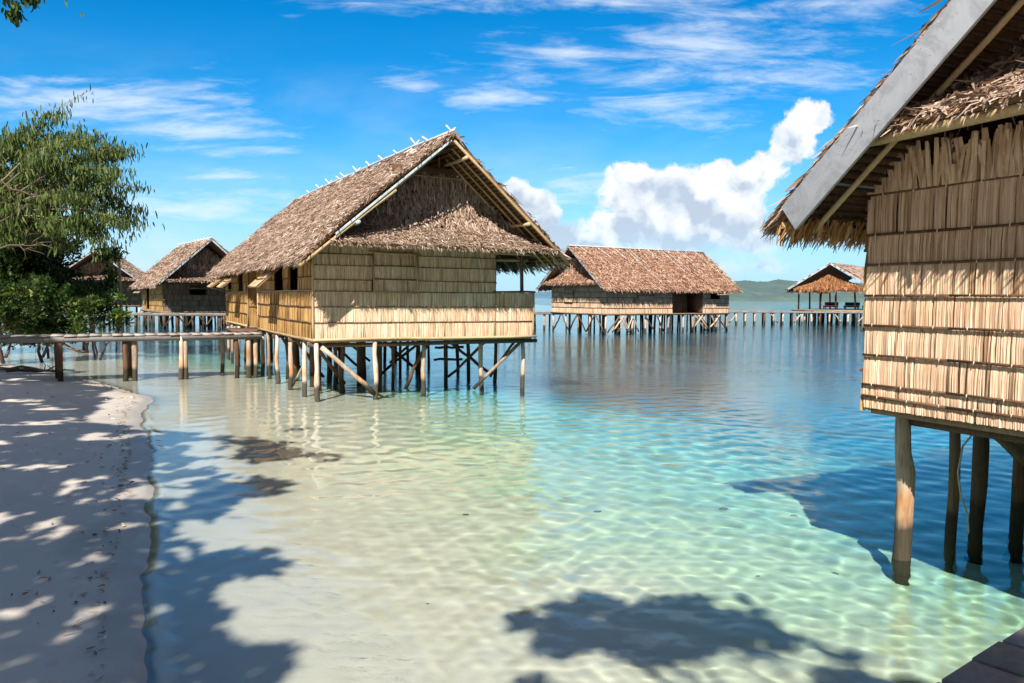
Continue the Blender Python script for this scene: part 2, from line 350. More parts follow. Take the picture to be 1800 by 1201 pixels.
sea = t.ramp(dep, [(0., (.76, .68, .585)), (.02, (.88, .765, .64)), (.05, (.88, .80, .64)), (.085, (.68, .80, .57)), (.125, (.51, .76, .54)), (.19, (.33, .69, .56)), (.30, (.17, .46, .45)), (.46, (.03, .25, .36)), (.8, (.006, .11, .21))])  # water's green-to-blue depth tint painted into the sand colour by height
reef_refl = t.math('MULTIPLY', t.smooth(t.noise(t.mapping(g, scale=(1, 1.3, 1)), .16, 6, .65, .6), .48, .60), t.math('MULTIPLY', t.smooth(s.outputs[2], -1.5, -2.3), t.smooth(s.outputs[2], -7, -4)))
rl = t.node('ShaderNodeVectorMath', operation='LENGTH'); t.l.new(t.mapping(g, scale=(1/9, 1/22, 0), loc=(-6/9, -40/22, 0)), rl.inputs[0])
refl_patch = t.math('MULTIPLY', t.smooth(t.math('ADD', rl.outputs['Value'], t.math('MULTIPLY', t.math('SUBTRACT', n1, .5), .8)), 1.05, .7), t.smooth(n2, .25, .55))  # olive ellipse painted on the seabed for the far hut's brown reflection
reef_refl = t.math('MAXIMUM', reef_refl, refl_patch)
sea = t.mix(t.math('MULTIPLY', reef_refl, .85), sea, (.13, .135, .062))
weed = t.math('MULTIPLY', t.smooth(t.noise(g, 1.1, 7, .72, .8), .60, .70), t.smooth(s.outputs[2], -.25, -.6))
sea = t.mix(t.math('MULTIPLY', weed, .32), sea, (.22, .30, .15))
c = t.mix(t.math('MULTIPLY', t.smooth(n2, .42, .75), .20), sea, t.mix(1., sea, (.70, .72, .66), 'MULTIPLY'))
wet = t.math('MULTIPLY', t.smooth(s.outputs[2], .22, .03), t.smooth(s.outputs[2], -.03, -.005))
c = t.mix(t.math('MULTIPLY', wet, .75), c, t.mix(1., c, (.62, .61, .60), 'MULTIPLY'))
wet2 = t.math('MULTIPLY', t.smooth(t.math('ADD', s.outputs[2], t.math('MULTIPLY', t.math('SUBTRACT', n2, .5), .04)), .062, .035), t.smooth(s.outputs[2], -.02, -.004))
c = t.mix(wet2, c, t.mix(1., c, (.72, .72, .72), 'MULTIPLY'))
speck = t.math('MULTIPLY', t.smooth(n4, .73, .78), t.smooth(s.outputs[2], -.1, .05))
c = t.mix(t.math('MULTIPLY', speck, .35), c, (.16, .12, .09))
dry = t.smooth(s.outputs[2], .3, .8); lit_ = t.noise(g, 5, 5, .7)
c = t.mix(t.math('MULTIPLY', dry, t.smooth(lit_, .45, .62)), c, (.13, .09, .06))
rg = t.math('MULTIPLY_ADD', wet, -.45, .85)
bh = t.math('ADD', t.math('MULTIPLY', n3, .12), t.math('ADD', t.math('MULTIPLY', n4, .25), n2))
fin(t, c, rg, bump=bh, bstr=.35, bdist=.03, spec=.3)
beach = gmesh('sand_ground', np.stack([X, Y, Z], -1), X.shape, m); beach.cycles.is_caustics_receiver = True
beach['kind'] = 'structure'

# ------------------------------------------------------------------ water (real waves near by, refraction gives real caustics)
X, Y = polar(radii(1.0, 62, 1.0037, 12000, 1.10), angles(.0019, .78, .06)); rr = np.hypot(X, Y)
spacing = np.maximum(rr*.0042, .004); Z = np.zeros_like(X)
wr = np.random.default_rng(11)
dpt = np.where(rr < 70, -ground_z(X, Y), 5.); sh1 = np.clip((dpt-.01)/.24, .13, 1)
for i in range(64):
    lam = math.exp(wr.uniform(math.log(.12), math.log(.9))); a = wr.normal(1.2, 1.15); k = 2*math.pi/lam
    amp = .00040*(lam/.3)**.92
    att = np.clip((lam/spacing-3)/4, 0, 1)
    ph = k*(math.cos(a)*X+math.sin(a)*Y)+wr.uniform(0, 7)+1.6*fbm(X*.25+i, Y*.25, 50+i, 2)*2
    Z += amp*att*sh1**min(1.5, max(.7, .25/lam))*np.sin(ph)
calm = .55+.9*fbm(X*.12, Y*.12, 5, 3); Z *= calm
d = X-shore(Y); near = rr < 40
shal = np.clip(d/.6, .25, 1); Z *= np.where(near, shal, 1)
lap = np.exp(-((d-.10)/.11)**2)*(.014+.012*vnoise(Y*1.3, Y*0, 8)+.003*vnoise(Y*6, Y*0, 18)); Z += np.where((Y > 2) & (Y < 19.5), lap, 0)
Z = np.where((d < -.05) & near, Z-.01, Z)
m, t = new_mat('sea_water'); g = t.node('ShaderNodeNewGeometry').outputs['Position']
ln = t.node('ShaderNodeVectorMath', operation='LENGTH'); t.l.new(g, ln.inputs[0]); dist = ln.outputs['Value']
gl = t.node('ShaderNodeBsdfGlass'); gl.inputs['IOR'].default_value = 1.34; gl.inputs['Color'].default_value = (.93, .995, .972, 1); gl.inputs['Roughness'].default_value = 0
far = t.smooth(dist, 14, 38)
wn = t.noise(t.mapping(g, scale=(.8, 2.0, 1)), 2.6, 5, .65, .3); wn2 = t.noise(t.mapping(g, scale=(.35, 1, 1)), .35, 4, .6, .3)
bn = t.node('ShaderNodeBump'); bn.inputs['Distance'].default_value = .12
wn3 = t.noise(t.mapping(g, scale=(.22, .6, 1)), .22, 4, .6, .5)
t.put(bn.inputs['Height'], t.math('ADD', t.math('MULTIPLY', wn, .55), t.math('ADD', t.math('MULTIPLY', wn2, 2.6), t.math('MULTIPLY', wn3, 3.5))))
t.put(bn.inputs['Strength'], t.math('MULTIPLY', far, .30)); b2 = t.node('ShaderNodeBump'); b2.inputs['Strength'].default_value = .14; b2.inputs['Distance'].default_value = .012; t.put(b2.inputs['Height'], t.noise(t.mapping(g, scale=(.7, 1.4, 1), rot=(0, 0, .35)), 8., 4, .6, .4)); t.l.new(bn.outputs[0], b2.inputs['Normal']); t.l.new(b2.outputs[0], gl.inputs['Normal'])
out = t.node('ShaderNodeOutputMaterial'); t.l.new(gl.outputs[0], out.inputs[0])
water = gmesh('water', np.stack([X, Y, Z], -1), X.shape, m); water.cycles.is_caustics_caster = True
water['kind'] = 'structure'

# ------------------------------------------------------------------ hills on the horizon, distance haze painted into their bluish forest colours
def hill(name, D, px0, px1, pts, seed, cola, colb, depth):
    n, mm = 260, 40; a = np.linspace(px0, px1, n); hh = np.interp(a, [p[0] for p in pts], [p[1] for p in pts])/1400*D
    b = np.linspace(0, 1, mm); A, B = np.meshgrid(a, b, indexing='ij'); HH = np.repeat(hh[:, None], mm, 1)
    Xh = (A-900)/1400*(D+B*depth); Yh = D+B*depth+0*A
    prof = np.interp(B, [0, .04, .5, .75, 1], [0, .14, .86, 1, .6])
    Zh = HH*prof*(.86+.3*fbm(A*.03+seed, B*6, seed)) + HH*.10*(fbm(A*.2, B*25, seed+3)-.5)-2*(B == 0)
    m, t = new_mat(name+'_haze_forest'); g = t.node('ShaderNodeNewGeometry').outputs['Position']
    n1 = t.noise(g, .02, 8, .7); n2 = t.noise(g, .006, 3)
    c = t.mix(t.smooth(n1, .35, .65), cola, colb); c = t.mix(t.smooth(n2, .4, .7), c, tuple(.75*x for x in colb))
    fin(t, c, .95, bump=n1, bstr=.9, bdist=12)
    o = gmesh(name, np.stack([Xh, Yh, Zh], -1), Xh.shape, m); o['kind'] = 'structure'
hill('hill', 2600, 1120, 2300, [(1120, 3), (1180, 16), (1240, 32), (1300, 39), (1400, 40), (1480, 37), (1560, 36), (1700, 26), (1900, 34), (2300, 8)], 3, (.075, .125, .125), (.115, .17, .155), 700)
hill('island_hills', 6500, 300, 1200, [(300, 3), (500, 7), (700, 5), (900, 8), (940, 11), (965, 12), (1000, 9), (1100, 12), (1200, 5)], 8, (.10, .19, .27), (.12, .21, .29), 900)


# ------------------------------------------------------------------ hut building blocks (all in the hut's own coordinates: x along the gable front, y into the depth)
def bil(C, s, t):
    s = np.asarray(s)[..., None]; t = np.asarray(t)[..., None]
    return (C[0]*(1-s)+C[1]*s)*(1-t)+(C[2]*(1-s)+C[3]*s)*t
def thatch(mb, C, dens, L, W, ang=.45, lift=.18, row=.16, sag=0., slab=.09, mat=0, slabmat=1, edge=.1, updn=1, under=True, fringe=1.0, noisez=.03):
    """C = ridge start, ridge end, eave start, eave end; leaf strips in overlapping rows over a slab"""
    C = [np.array(c, float) for c in C]
    lr = (np.linalg.norm(C[1]-C[0])+np.linalg.norm(C[3]-C[2]))/2; ls = (np.linalg.norm(C[2]-C[0])+np.linalg.norm(C[3]-C[1]))/2
    d0 = nrm((C[2]-C[0]+C[3]-C[1])); s0 = nrm((C[1]-C[0]+C[3]-C[2])); n0 = nrm(np.cross(s0, d0))
    if n0[2] < 0: n0 = -n0
    n0 = n0*updn
    def pos(s, t):
        p = bil(C, s, t); return p+n0*(-sag*4*np.asarray(t)*(1-np.asarray(t)))[..., None]+n0*((fbm(np.asarray(s)*lr*.8, np.asarray(t)*ls*.8, int(lr*10))-.5)*noisez*2)[..., None]
    if slab:
        a = np.linspace(0, 1, max(3, int(lr/.3))); b = np.linspace(0, 1, max(3, int(ls/.3))); A, B = np.meshgrid(a, b, indexing='ij')
        top = pos(A, B); bot = top-n0*slab; k, q = A.shape
        V = np.concatenate([top.reshape(-1, 3), bot.reshape(-1, 3)]); i = np.arange(k*q).reshape(k, q); N_ = k*q
        F = np.stack([i[:-1, :-1], i[1:, :-1], i[1:, 1:], i[:-1, 1:]], -1).reshape(-1, 4); F = np.concatenate([F, F[:, ::-1]+N_])
        for e in (i[0], i[-1], i[:, 0], i[:, -1]): F = np.concatenate([F, np.stack([e[:-1], e[1:], e[1:]+N_, e[:-1]+N_], 1)])
        mb.add(V, F, (.15, .6), slabmat)
    n = int(lr*ls*dens); nr = max(2, int(ls/row))
    t = (rng.integers(0, nr+1, n)+rng.normal(0, .16, n))/nr; t = np.clip(t, 0, 1.0)-L*.35/ls; s = rng.random(n)*(1+2*edge/lr)-edge/lr
    P = pos(s, t)+n0*(rng.random(n)*.035+.004)[:, None]
    a = rng.normal(0, ang, n); D = d0*np.cos(a)[:, None]+s0*np.sin(a)[:, None]+n0*(rng.normal(lift*.5, lift, n))[:, None]
    lg = rng.random(n) < .22; Ls = L*rng.uniform(.5, 1.35, n)*np.where(lg, 1.9, 1.); W = np.where(lg, W*.6, W)
    tint = np.stack([np.clip(rng.beta(2, 2.2, n)+.34*(fbm(s*lr*.9, t*ls*1.6, 77)-.5)+.10*np.sin(np.round(t*nr)*2.4+s*lr*.7), 0, 1), rng.random(n)], 1)
    side = s0+rng.normal(0, .45, (n, 3))
    leaves(mb, P, D, Ls, W*rng.uniform(.6, 1.4, n), tint=tint, side=side, curl=.22, mat=mat)
    # eave fringe
    if fringe:
        W = float(np.max(W)); n = int(lr*dens*.22*fringe); s = rng.random(n); P = pos(s, 1-rng.random(n)*.12/ls*2)-n0*(rng.random(n)*slab)[:, None]
        a = rng.normal(0, ang*.8, n); D = d0*np.cos(a)[:, None]+s0*np.sin(a)[:, None]+np.array([0, 0, -.35]); 
        leaves(mb, P, D, L*rng.uniform(.5, 1.5, n), W*rng.uniform(.5, 1.2, n), side=s0+rng.normal(0, .5, (n, 3)), curl=.25, mat=mat)
    return pos, d0, s0, n0
def cladding(mb, p0, p1, z0, z1, rows, sw, holes=(), out=None, hang=.016, ztop=None, batten=.028, lean=.012, ties=True, back=True, golden=0):
    """vertical leaf-rib strips in rows held by battens; mats 0 strip, 1 batten, 2 tie/backing"""
    p0 = np.array(p0, float); p1 = np.array(p1, float); Lw = np.linalg.norm(p1-p0); d = (p1-p0)/Lw
    o2 = np.array([d[1], -d[0]]) if out is None else np.array(out, float)
    D3 = np.array([*d, 0]); O3 = np.array([*o2, 0]); P0 = np.array([*p0, 0])
    if ztop is None: ztop = lambda s: np.full_like(s, z1)
    for zl, zh in zip(rows[:-1], rows[1:]):
        n = int(Lw/sw*1.7); s = np.sort(rng.random(n)*.6*Lw/n*1+np.arange(n)*Lw/n); s = np.clip(s, sw*.3, Lw-sw*.3)
        w_ = sw*rng.uniform(.55, 1.35, n); za = zl-hang*rng.uniform(-.2, 1., n); zb = np.minimum(zh+.012, ztop(s)+rng.uniform(-.03, .03, n))
        keep = zb > za+.02
        for h0, h1, ha, hb in holes:
            inh = (s > h0) & (s < h1); mid = (za+zb)/2
            full = inh & (za >= ha-.06) & (zb <= hb+.06); keep &= ~full
            lo = inh & ~full & (mid < (ha+hb)/2); zb = np.where(lo, np.minimum(zb, ha), zb)
            hi = inh & ~full & (mid >= (ha+hb)/2); za = np.where(hi, np.maximum(za, hb), za)
            keep &= ~(inh & (zb < za+.02))
        s, w_, za, zb = s[keep], w_[keep], za[keep], zb[keep]; n = len(s)
        if n == 0: continue
        off = .006+rng.random(n)*.006; tilt = rng.normal(0, .0045 if sw < .03 else .006, n); ln = rng.normal(0, lean, n)
        def pt(ss, z, oo): return P0+D3*ss[:, None]+O3*oo[:, None]+np.array([0, 0, 1.])*z[:, None]
        bow = rng.random(n)*.004+.002; zm = (za+zb)/2; flare = rng.random(n)*.003
        V = np.stack([pt(s-w_/2+ln, za, off+flare-tilt), pt(s+w_/2+ln, za, off+flare+tilt), pt(s-w_/2+ln/2, zm, off+bow-tilt), pt(s+w_/2+ln/2, zm, off+bow+tilt),
                      pt(s-w_/2, zb, off*.4-tilt*.3), pt(s+w_/2, zb, off*.4+tilt*.3)], 1).reshape(-1, 3)
        b = np.arange(n)[:, None]*6; F = np.concatenate([b+[0, 1, 3, 2], b+[2, 3, 5, 4]])
        tn = np.stack([np.clip(rng.beta(2.2, 1.7, n)+rng.normal(0, .06)+.3*(fbm(s*1.7, s*0+zl*3, 55, 3)-.5), 0, 1), rng.random(n)], 1); mb.add(V, F, np.repeat(tn, 6, 0), 0)
    def segs(z):
        cuts = [(0, Lw)]
        for h0, h1, ha, hb in holes:
            if ha-.01 < z < hb+.01:
                new = []
                for a, b in cuts:
                    if h0 > a: new.append((a, min(b, h0)))
                    if h1 < b: new.append((max(a, h1), b))
                cuts = [c for c in new if c[1]-c[0] > .03]
        return cuts
    for z in rows[1:-1] if batten else ():
        for a, b in segs(z):
            if float(ztop(np.array([(a+b)/2]))[0]) < z: continue
            k = max(2, int((b-a)/.9)+1); ss = np.linspace(a, b, k); zz_ = z+rng.normal(0, batten*.16, k)
            for i in range(k-1):
                beam(mb, P0+D3*ss[i]+O3*(.030+.002*(i % 2))+[0, 0, zz_[i]], P0+D3*(ss[i+1]+.02)+O3*(.030+.002*(i % 2))+[0, 0, zz_[i+1]], batten*.55, batten*rng.uniform(.8, 1.15), up=(0, 0, 1), mat=1)
            if ties:
                for ss_ in np.arange(a+.1+.1*rng.random(), b, ties if ties is not True else .45):
                    beam(mb, P0+D3*ss_+O3*.040+[0, 0, z-batten*.7], P0+D3*(ss_+.004)+O3*.040+[0, 0, z+batten*.7], .008, .006, up=O3, mat=0, tint=(.95, 0))
    if back:   # dark backing sheet cut around the holes
        xs = sorted({0, Lw, *[h for H in holes for h in H[:2]]}); 
        for a, b in zip(xs[:-1], xs[1:]):
            zr = [(rows[0]+.01, rows[-1])]
            for h0, h1, ha, hb in holes:
                if a >= h0-1e-6 and b <= h1+1e-6: zr = [(c, e) for c, e in ((zr[0][0], ha), (hb, zr[-1][1])) if e-c > .02]
            for c, e in zr:
                m_ = np.array([(a+b)/2]); e0 = min(e, float(ztop(np.array([a]))[0])-.02); e1 = min(e, float(ztop(np.array([b]))[0])-.02)
                A = P0+D3*a; B = P0+D3*b; I = -O3*.05
                mb.add([A+[0,0,c], B+[0,0,c], B+[0,0,e1], A+[0,0,e0], A+I+[0,0,c], B+I+[0,0,c], B+I+[0,0,e1], A+I+[0,0,e0]], [[0,1,2,3],[5,4,7,6],[0,4,5,1],[3,2,6,7],[0,3,7,4],[1,5,6,2]], (.5, .4), 2)
def rows_of(z0, z1, n): return list(np.linspace(z0, z1, n+1))
CLAD = lambda s='straw': [M[s], M['batten'], M[s]]
def stilt(parent, x, y, ztop, zbot, r=.075, mat='pole', name='stilt', k=7, wob=.02, dx=0, dy=0, sides=9):
    mb = MB(); p, rr = pole((x, y, ztop), (x+dx, y+dy, zbot), r*.95, r*1.08, k, wob, sides); tube(mb, p, rr, sides, rough=.06)
    o = mb.build(name, M[mat], parent, smooth=True, recv=True); return o
def brace(parent, a, b, r=.05, mat='pole', name='brace'):
    mb = MB(); p, rr = pole(a, b, r, r*1.1, 6, .025, 8); tube(mb, p, rr, 8, rough=.07); return mb.build(name, M[mat], parent, smooth=True, recv=True)
def rod(parent, name, a, b, r, mat='bamboo', k=5, wob=.008, sides=7, label=None):
    mb = MB(); p, rr = pole(a, b, r, r, k, wob, sides); tube(mb, p, rr, sides, rough=.04); o = mb.build(name, M[mat], parent, smooth=True)
    if label: o['label'] = label
    return o
def board(parent, name, a, b, w_, h, mat='grey_paint', up=(0, 0, 1), label=None):
    mb = MB(); beam(mb, a, b, w_, h, up); o = mb.build(name, M[mat], parent)
    bv = o.modifiers.new('edge', 'BEVEL'); bv.width = min(w_, h)*.12; bv.segments = 2
    if label: o['label'] = label
    return o
def ground_local(parent_loc, yaw, x, y):
    c, s = math.cos(yaw), math.sin(yaw); X_ = parent_loc[0]+c*x-s*y; Y_ = parent_loc[1]+s*x+c*y
    return float(ground_z(np.array([X_]), np.array([Y_]))[0])
def hatch(parent, a, b, ztop, length, out, angle, mat='straw', rows=3, label=None):
    """top-hung window shutter from a to b (plan points), leaning out by angle from the wall"""
    a = np.array(a, float); b = np.array(b, float); o2 = np.array(out, float)
    e = bpy.data.objects.new('window_shutter', None); 
    mb = MB(); L_ = np.linalg.norm(b-a)
    cladding(mb, a, b, 0, length, rows_of(0, length, rows), .04, out=o2, hang=.0, ties=False)
    V = np.concatenate(mb.V); d2 = (b-a)/L_
    for arr in mb.V:
        rel = arr.copy(); h = rel[:, 2]-length; oo = (rel[:, 0]-a[0])*o2[0]+(rel[:, 1]-a[1])*o2[1]
        ca_, sa = math.cos(angle), math.sin(angle)
        newo = oo*ca_-h*sa; newz = h*ca_+oo*sa
        arr[:, 0] += (newo-oo)*o2[0]; arr[:, 1] += (newo-oo)*o2[1]; arr[:, 2] = ztop+newz
    ob = mb.build('window_shutter', CLAD(mat), parent)
    if label: ob['label'] = label
    fr = MB(); lo = np.array([*(o2*(.03+length*math.sin(angle))), ztop-length*math.cos(angle)]); hi = np.array([*(o2*.03), ztop])
    A3 = np.array([*a, 0]); B3 = np.array([*b, 0])
    for p, q in ((A3+lo, B3+lo), (A3+hi, B3+hi), (A3+lo, A3+hi), (B3+lo, B3+hi)): beam(fr, p, q, .035, .035)
    f = fr.build('shutter_frame', M['bamboo'], ob)
    return ob, A3+lo, B3+lo

# ------------------------------------------------------------------ the large hut in the middle
YAW = R(27); OM = (-5.10, 20.45, 0)
hut = empty('stilt_hut', OM, YAW, 'large stilt hut standing in the lagoon, open gable end and long sunlit thatched roof', 'hut', 'thatched stilt huts')
W_, L_, ZF = 6.42, 16.5, 1.66
RX, RZ0, RZ1 = 3.32, 6.86, 7.12; EX, EZ0, EZ1 = -.55, 3.62, 3.66; FX, FZ = 6.85, 3.72; V0, V1 = -1.3, 17.8
mb = MB(); thatch(mb, [(RX, V0, RZ0), (RX, V1, RZ1), (EX, V0, EZ0), (EX, V1, EZ1)], 720, .17, .024, ang=.6, lift=.13, sag=-.10, noisez=.05, fringe=1.4)
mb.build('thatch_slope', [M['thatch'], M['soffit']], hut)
mb = MB(); thatch(mb, [(RX, V0, RZ0), (RX, V1, RZ1), (FX, V0, FZ), (FX, V1, FZ+.1)], 60, .28, .07, ang=.4, lift=.1, sag=-.03, fringe=5)
mb.build('thatch_slope', [M['thatch'], M['soffit']], hut)
# thatch folded over the ridge
mb = MB(); n = 4200; y_ = rng.uniform(V0, V1, n); sd = rng.choice([-1, 1], n, p=[.75, .25])
P = np.stack([RX+0*y_, y_, RZ0+(RZ1-RZ0)*(y_-V0)/(V1-V0)+.06+rng.random(n)*.04], 1); D = np.stack([sd*.75, rng.normal(0, .3, n), -.6+rng.normal(0, .12, n)], 1)
leaves(mb, P, D, rng.uniform(.2, .5, n), .05, side=np.array([0, 1., 0])+rng.normal(0, .4, (n, 3))); mb.build('ridge_thatch', M['thatch'], hut)
rod(hut, 'ridge_pole', (RX-.03, V0-.12, RZ0+.12), (RX-.03, V1, RZ1+.12), .035, 'ridge_stick', 14, .02)
for y_ in (-1.05, .55, 1.6, 3.1, 4.6, 6.0, 7.6, 9.3, 9.9, 11.6, 13.2, 15.0):
    zz_ = RZ0+(RZ1-RZ0)*(y_-V0)/(V1-V0)+.1; j = rng.normal(0, .06, 4)
    for sx in (-1, 1): rod(hut, 'ridge_stick', (RX-.20*sx, y_+j[0]+.08*sx, zz_-.13), (RX+.17*sx, y_+j[1]+.08*sx, zz_+.20+j[2]*.6), .026, 'ridge_stick', 3, .004, 6)
# rafters, purlins and verge poles under the front overhang
def slope_pt(side, t, y, dz=0):
    x0, x1 = RX, (EX if side < 0 else FX); f = (y-V0)/(V1-V0); z0 = RZ0+(RZ1-RZ0)*f; z1 = (EZ0+(EZ1-EZ0)*f) if side < 0 else FZ+.1*f
    return np.array([x0+(x1-x0)*t, y, z0+(z1-z0)*t+dz])
board(hut, 'bargeboard', slope_pt(-1, .02, V0-.06, -.07), slope_pt(-1, .80, V0-.06, -.07), .03, .055, 'pale_paint', label='narrow greenish white board along the left verge')
rod(hut, 'verge_pole', slope_pt(-1, .40, V0-.02, -.20), slope_pt(-1, 1.02, V0-.02, -.13), .04, 'bamboo')
rod(hut, 'verge_pole', slope_pt(1, .0, V0-.05, -.13), slope_pt(1, .985, V0-.05, -.12), .038, 'bamboo')
for y_, t0, t1 in ((-.95, .03, .97), (-.55, .05, .97), (-.12, .08, .99)):
    rod(hut, 'rafter', slope_pt(1, t0, y_, -.17), slope_pt(1, t1, y_, -.17), .032, 'bamboo')
    rod(hut, 'rafter', slope_pt(-1, t0, y_, -.17), slope_pt(-1, t1, y_, -.17), .032, 'bamboo')
for y_ in (1.0, 2.2, 3.4): rod(hut, 'rafter', slope_pt(1, .55, y_, -.17), slope_pt(1, .98, y_, -.17), .03, 'bamboo')
mb = MB()
for i in range(34):
    for sd in (-1, 1):
        t_ = .03+i*.029; beam(mb, slope_pt(sd, t_, V0+.05, -.125), slope_pt(sd, t_, 1.2, -.125), .035, .022, mat=0)
mb.build('purlin', M['dark'], hut, )
for t_ in (.10, .62): rod(hut, 'purlin', slope_pt(1, t_, V0-.12, -.22), slope_pt(1, t_, .3, -.22), .05, 'bamboo')
rod(hut, 'purlin', slope_pt(-1, .655, V0-.15, -.22), slope_pt(-1, .655, .3, -.22), .05, 'pale_paint')
# gable: near-vertical thatch over a flared skirt roof
def curve_patch(e, pts0, pts1, dens, L, W, mats, name, **kw):
    mb = MB()
    for (a0, a1), (b0, b1) in zip(zip(pts0[:-1], pts0[1:]), zip(pts1[:-1], pts1[1:])):
        thatch(mb, [a0, b0, a1, b1], dens, L, W, **kw)
    return mb.build(name, mats, e)
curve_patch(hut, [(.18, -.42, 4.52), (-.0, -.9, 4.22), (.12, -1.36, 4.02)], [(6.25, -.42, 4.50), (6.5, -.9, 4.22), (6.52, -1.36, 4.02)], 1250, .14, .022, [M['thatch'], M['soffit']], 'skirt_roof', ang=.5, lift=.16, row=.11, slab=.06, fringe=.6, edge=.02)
mb = MB()
for (x0, x1, z1, ya), (x2, x3, z0, yb), dn, LL, an in (((.95, 5.60, 5.0, -.14), (.40, 6.10, 4.50, -.42), 420, .2, .4), ((1.45, 5.15, 5.42, -.06), (.95, 5.60, 5.0, -.14), 420, .2, .3), ((2.15, 4.45, 6.08, -.0), (1.45, 5.15, 5.42, -.06), 330, .30, .12)):
    mid = an < .2
    thatch(mb, [(x0, ya, z1), (x1, ya, z1), (x2, yb, z0), (x3, yb, z0)], dn, LL, .042, ang=an, lift=.07 if mid else .14, row=.13 if not mid else .3, slab=.05, fringe=.5, edge=.01, noisez=.02)
mb.build('gable_thatch', [M['thatch'], M['fibre_dark']], hut)
board(hut, 'gable_board', (2.1, -.03, 6.14), (4.6, -.03, 6.10), .04, .20, 'batten')
rod(hut, 'gable_rod', (2.0, -.09, 6.0), (4.75, -.09, 5.93), .018, 'bamboo')
rod(hut, 'king_post', (3.1, .25, 6.15), (3.1, .25, 6.75), .04, 'bamboo'); rod(hut, 'king_post', (3.55, .25, 6.1), (3.55, .25, 6.7), .03, 'bamboo')
# walls
low = [1.60, 2.02, 2.43, 2.83]; hi = [2.83, 3.13, 3.5, 3.8, 4.05]
mb = MB(); cladding(mb, (0, 0), (5.18, 0), 1.6, 4.05, low+hi[1:], .032, holes=[(1.55, 2.76, 2.83, 3.88)], ties=.6, batten=.02)
mb.build('front_wall', CLAD(), hut)
mb = MB(); cladding(mb, (5.18, 0), (6.42, 0), 1.6, 2.84, [1.60, 2.02, 2.43, 2.84], .032, ties=.6, batten=.02); mb.build('veranda_parapet', CLAD(), hut)
mb = MB(); cladding(mb, (6.42, 0), (6.42, 16), 1.6, 2.84, [1.60, 2.02, 2.43, 2.84], .08, ties=False); mb.build('veranda_parapet', CLAD(), hut)
mb = MB(); cladding(mb, (5.18, 0), (5.18, 16), 1.66, 4.6, [1.66, 2.4, 3.1, 3.8, 4.6], .09, ties=False); mb.build('inner_wall', CLAD('straw_grey'), hut)
mb = MB(); cladding(mb, (0, 8.3), (0, 0), 1.6, 3.98, low+[3.2, 3.6, 3.98], .05, holes=[(8.3-3.05, 8.3-1.8, 2.83, 3.75), (8.3-5.35, 8.3-3.9, 2.83, 3.70)], ties=False)
mb.build('side_wall', CLAD('straw_gold'), hut)
mb = MB(); cladding(mb, (0, 16.5), (0, 10.5), 1.6, 3.98, low+[3.2, 3.6, 3.98], .05, holes=[(16.5-13.0, 16.5-11.7, 2.83, 3.75), (.4, 1.7, 2.83, 3.75)], ties=False)
mb.build('side_wall', CLAD('straw_gold'), hut)
mb = MB(); cladding(mb, (1.1, 10.6), (1.1, 8.2), 1.6, 4.4, [1.6, 2.3, 3.0, 3.7, 4.4], .05, holes=[(.9, 1.7, 1.6, 3.5)], ties=False)
cladding(mb, (0, 10.5), (1.1, 10.5), 1.6, 4.2, [1.6, 2.3, 3.0, 3.6, 4.2], .05, ties=False, out=(0, -1)); cladding(mb, (1.1, 8.3), (0, 8.3), 1.6, 4.2, [1.6, 2.3, 3.0, 3.6, 4.2], .05, ties=False, out=(0, 1))
mb.build('entrance_wall', CLAD('straw_gold'), hut)
mb = MB(); cladding(mb, (6.42, 16.5), (0, 16.5), 1.6, 4.05, [1.6, 2.4, 3.2, 4.05], .09, ties=False); mb.build('rear_wall', CLAD('straw_grey'), hut)
mb = MB(); thatch(mb, [(3.2, 16.4, 6.6), (3.4, 16.4, 6.6), (.3, 16.5, 4.0), (6.2, 16.5, 4.0)], 40, .3, .08, slab=.05, fringe=0); mb.build('rear_gable', [M['fibre_dark'], M['fibre_dark']], hut)
for x, y, z in ((0, 0, 4.0), (0, 8.3, 3.95), (0, 10.5, 3.95), (0, 16.5, 3.9), (5.18, .03, 4.2), (6.42, 0, 2.86)):
    rod(hut, 'corner_post', (x-.02, y-.03, 1.58), (x-.02, y-.03, z), .03, 'bamboo')
rod(hut, 'veranda_post', (6.12, .12, 1.6), (6.08, .12, 4.35), .055, 'pole_dark'); rod(hut, 'veranda_post', (6.1, 8, 1.6), (6.1, 8, 4.3), .06, 'pole_dark')
rod(hut, 'eave_beam', (4.9, -.02, 3.97), (6.5, -.02, 3.93), .04, 'bamboo'); rod(hut, 'eave_beam', (4.9, .35, 3.78), (6.4, .35, 3.80), .05, 'bamboo')
rod(hut, 'eave_beam', (-.06, -.9, 3.98), (-.06, 16.3, 3.98), .05, 'bamboo')
rod(hut, 'parapet_rail', (5.1, -.03, 2.86), (6.46, -.03, 2.87), .028, 'pole_dark'); rod(hut, 'side_rail', (-.04, 0, 2.85), (-.04, 8.3, 2.85), .016, 'driftwood'); rod(hut, 'side_rail', (-.04, 10.5, 2.85), (-.04, 16.5, 2.85), .016, 'driftwood')
ob, a_, b_ = hatch(hut, (1.55, -.045), (2.76, -.045), 3.86, 1.06, (0, -1), R(7), 'straw', 3, 'closed square shutter in the shaded front wall')
rod(hut, 'shutter_rail', (1.42, -.08, 3.88), (2.9, -.08, 3.84), .02, 'bamboo')
for ya, yb, ang_ in ((5.35, 3.9, 48), (13.0, 11.7, 52), (16.1, 14.8, 55)):
    ob, a_, b_ = hatch(hut, (-.05, ya), (-.05, yb), 3.62, .95, (-1, 0), R(ang_), 'straw', 3)
    ob['label'] = 'shutter propped open on the side wall'
    rod(hut, 'prop_stick', (-.03, ya-.15, 2.86), a_, .012, 'driftwood', 3)
